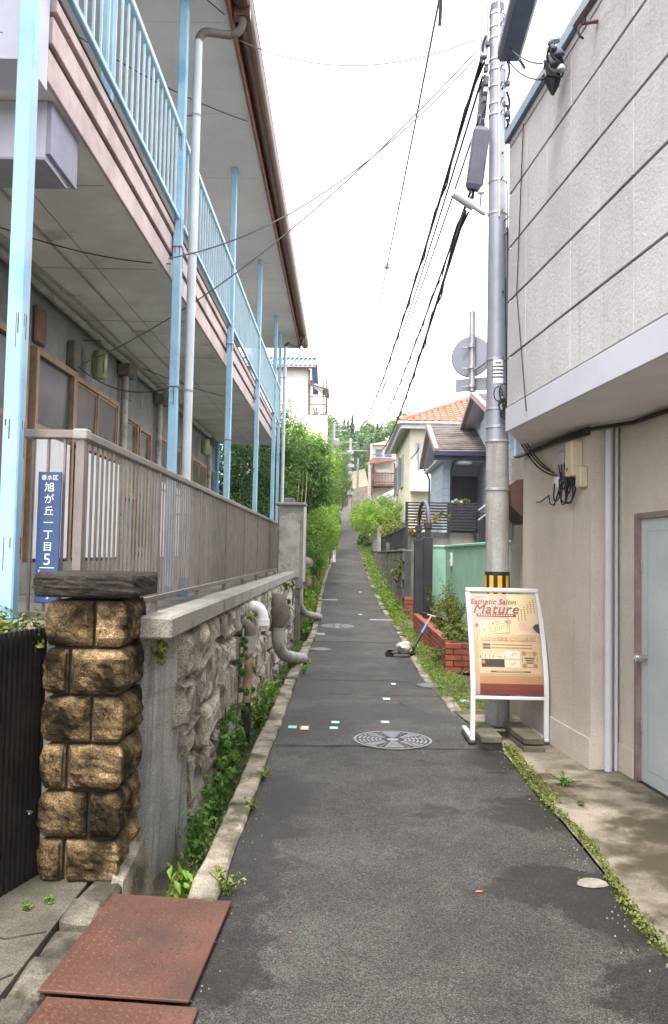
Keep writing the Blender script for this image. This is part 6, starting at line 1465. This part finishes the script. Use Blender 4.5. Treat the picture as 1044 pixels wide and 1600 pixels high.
bush('left_bush', [(-.74, 21.2, 1.45, .27, .55, .42)], 4200, .038, 'leaf_weed', 'clipped round dark green bush just past the concrete pier', base=.6, clump=.3)
bush('left_bush', [(-.50, 31.5, 2.55, .35, 2.2, .85), (-.45, 36, 2.9, .3, 2.2, .9)], 7000, .075, 'leaf_bright', 'light green bush at the left edge below the pale pole', base=1.2)
bush('left_bush', [(-.95, 18.6, .9, .2, .7, .4), (-.95, 17.0, .5, .16, .6, .3)], 3000, .045, 'leaf_fresh', 'small bright weeds bush on the bank under the pier', base=.1)
for k, (x, y, lab) in enumerate(((-3.2, 23.6, 'dark evergreen seen through the open end under the balcony'), (-5.0, 23.2, 'dark evergreen farther left in the shade behind the house'), (-2.25, 24.6, 'dark evergreen close behind the last blue posts'))):
    bush('dark_tree', [(x, y, 2.3, 1.05, .9, 1.5), (x+.2, y+.6, 4.6, 1.0, .9, 1.6)], 9000, .085, 'leaf_dark' if k != 2 else 'leaf_hedge', lab, 'tree', 'dark trees behind the apartment house', base=.9)
for px, y, lab in ((462, 25.2, 'thin pale trunk at the edge of the left trees'), (468, 25.4, 'second thin pale trunk beside the bright bush'), (474, 25.0, 'thin leaning pale trunk nearest the lane')):
    b0, b1 = at(px, 800, y), at(px+6, 735, y+.3); tag(MB().tube([b0-Vector((0, 0, .8)), b0.lerp(b1, .5)+Vector((.03, 0, 0)), b1], [.016, .013, .006], 7).build('sapling', 'bark_pale', None, smooth=True), lab, 'sapling', 'pale saplings on the left bank')
# stone and block bits on the left bank
for x, y, z, s_, lab in ((-.86, 19.6, 1.30, .17, 'pale boulder sticking out of the left bank above the weeds'), (-.87, 19.3, .85, .17, 'lower boulder in the left bank beside the pier')):
    bm = bmesh.new(); bmesh.ops.create_icosphere(bm, subdivisions=2, radius=1)
    for v in bm.verts: v.co = Vector((x, y, z)) + v.co*s_*(1+.3*nz.noise(v.co*1.5+Vector((x*9, 0, 0))))*.9
    tag(MB().bm(bm).build('boulder', 'bare_soil_rock'), lab, 'boulder', 'boulders in the left bank')
gpz = thing('old_gatepost', (-1.45, 21.8, 1.0), 'old square concrete post beyond the last blue posts', 'post')
MB().bev(-1.60, -1.32, 21.7, 22.0, .8, 3.0, .02).build('shaft', 'concrete', gpz); MB().bev(-1.30, -1.12, 21.8, 22.0, .8, 2.55, .02).build('stub', 'concrete', gpz)
# far hill
struct('earth_bank', MB().hexa([(-1.6, 82, 5), (-.25, 82, 5.8), (-.1, 100, 9), (-2, 100, 9), (-1.6, 82, 8.2), (-.35, 82, 8.4), (-.2, 100, 13.5), (-2, 100, 13.5)]), 'bare_soil_rock')
struct('earth_bank', MB().hexa([(.75, 84, 6), (2.5, 84, 6), (2.5, 100, 9), (.8, 100, 9), (.9, 84, 8.2), (2.5, 84, 8.6), (2.5, 100, 12), (.7, 100, 11.5)]), 'bare_soil_rock')
P = []; 
for _ in range(170):
    y = random.uniform(94, 165); x = random.uniform(-20, 30)*(y/130); z = ground_z(x, y)
    if abs(x) < 1.2: continue
    P.append((x, y, z+3.4, random.uniform(2, 3.6), random.uniform(2, 3.6), random.uniform(3.2, 5.2)))
o = crown('far_wood', P, 90000, .5, 'leaf_far', None, .22); tag(o, 'mixed green wood covering the hill at the top of the lane', 'wood', kind='stuff')
cn = 'conifers along the hilltop'
for k, (px, pt_, y, lab) in enumerate(((551, 648, 120, 'tallest pointed conifer on the hill skyline'), (538, 655, 122, 'conifer left of the tallest one on the skyline'), (544, 656, 118, 'small conifer close beside the tallest one'), (527, 660, 125, 'leftmost pointed conifer on the skyline'), (565, 664, 124, 'squat conifer right of the tallest one'), (590, 662, 112, 'ragged pine standing above the balcony house roof'), (580, 676, 108, 'low pine left of the ragged one'), (600, 678, 112, 'low pine close to the balcony house roof'))):
    top = at(px, pt_, y); gz = ground_z(top.x, y); H = max(4, top.z-gz); r = H*.17 if k < 5 else H*.24; t = thing('conifer', (top.x, y, gz), lab, 'tree', cn)
    MB().tube([(top.x, y, gz), (top.x, y, top.z-.3)], [.22, .05], 7).build('trunk', 'bark', t)
    n = 2600; u = rng.random(n)**.7; a = rng.random(n)*6.28; tier = .65+.35*np.cos(u*34); rr = r*(u+.03)*tier*(.5+.5*rng.random(n)); PP = np.stack([top.x+rr*np.cos(a), y+rr*np.sin(a), top.z-u*H*.92-.25*rr], 1); NN = np.stack([np.cos(a)*.5, np.sin(a)*.5, np.full(n, .8)], 1)
    V_, F_ = leaves(PP, NN, .42, .4); np_mesh('crown', V_, F_, 'leaf_conifer', t, (top.x, y, gz))

# ------------------------------------------------------------------ thin damp air over the whole place
hz = MB().box(-205, 205, -45, 405, -1.6, 42).build('haze', None); tag(hz, 'thin pale damp haze veiling the far hill', 'haze', kind='stuff')
m = bpy.data.materials.new('haze'); m.use_nodes = True; m.node_tree.nodes.clear()
v = m.node_tree.nodes.new('ShaderNodeVolumePrincipled'); v.inputs['Density'].default_value = .00045; v.inputs['Color'].default_value = (.85, .9, 1, 1)
vo = m.node_tree.nodes.new('ShaderNodeOutputMaterial'); m.node_tree.links.new(v.outputs[0], vo.inputs['Volume']); hz.data.materials.append(m)
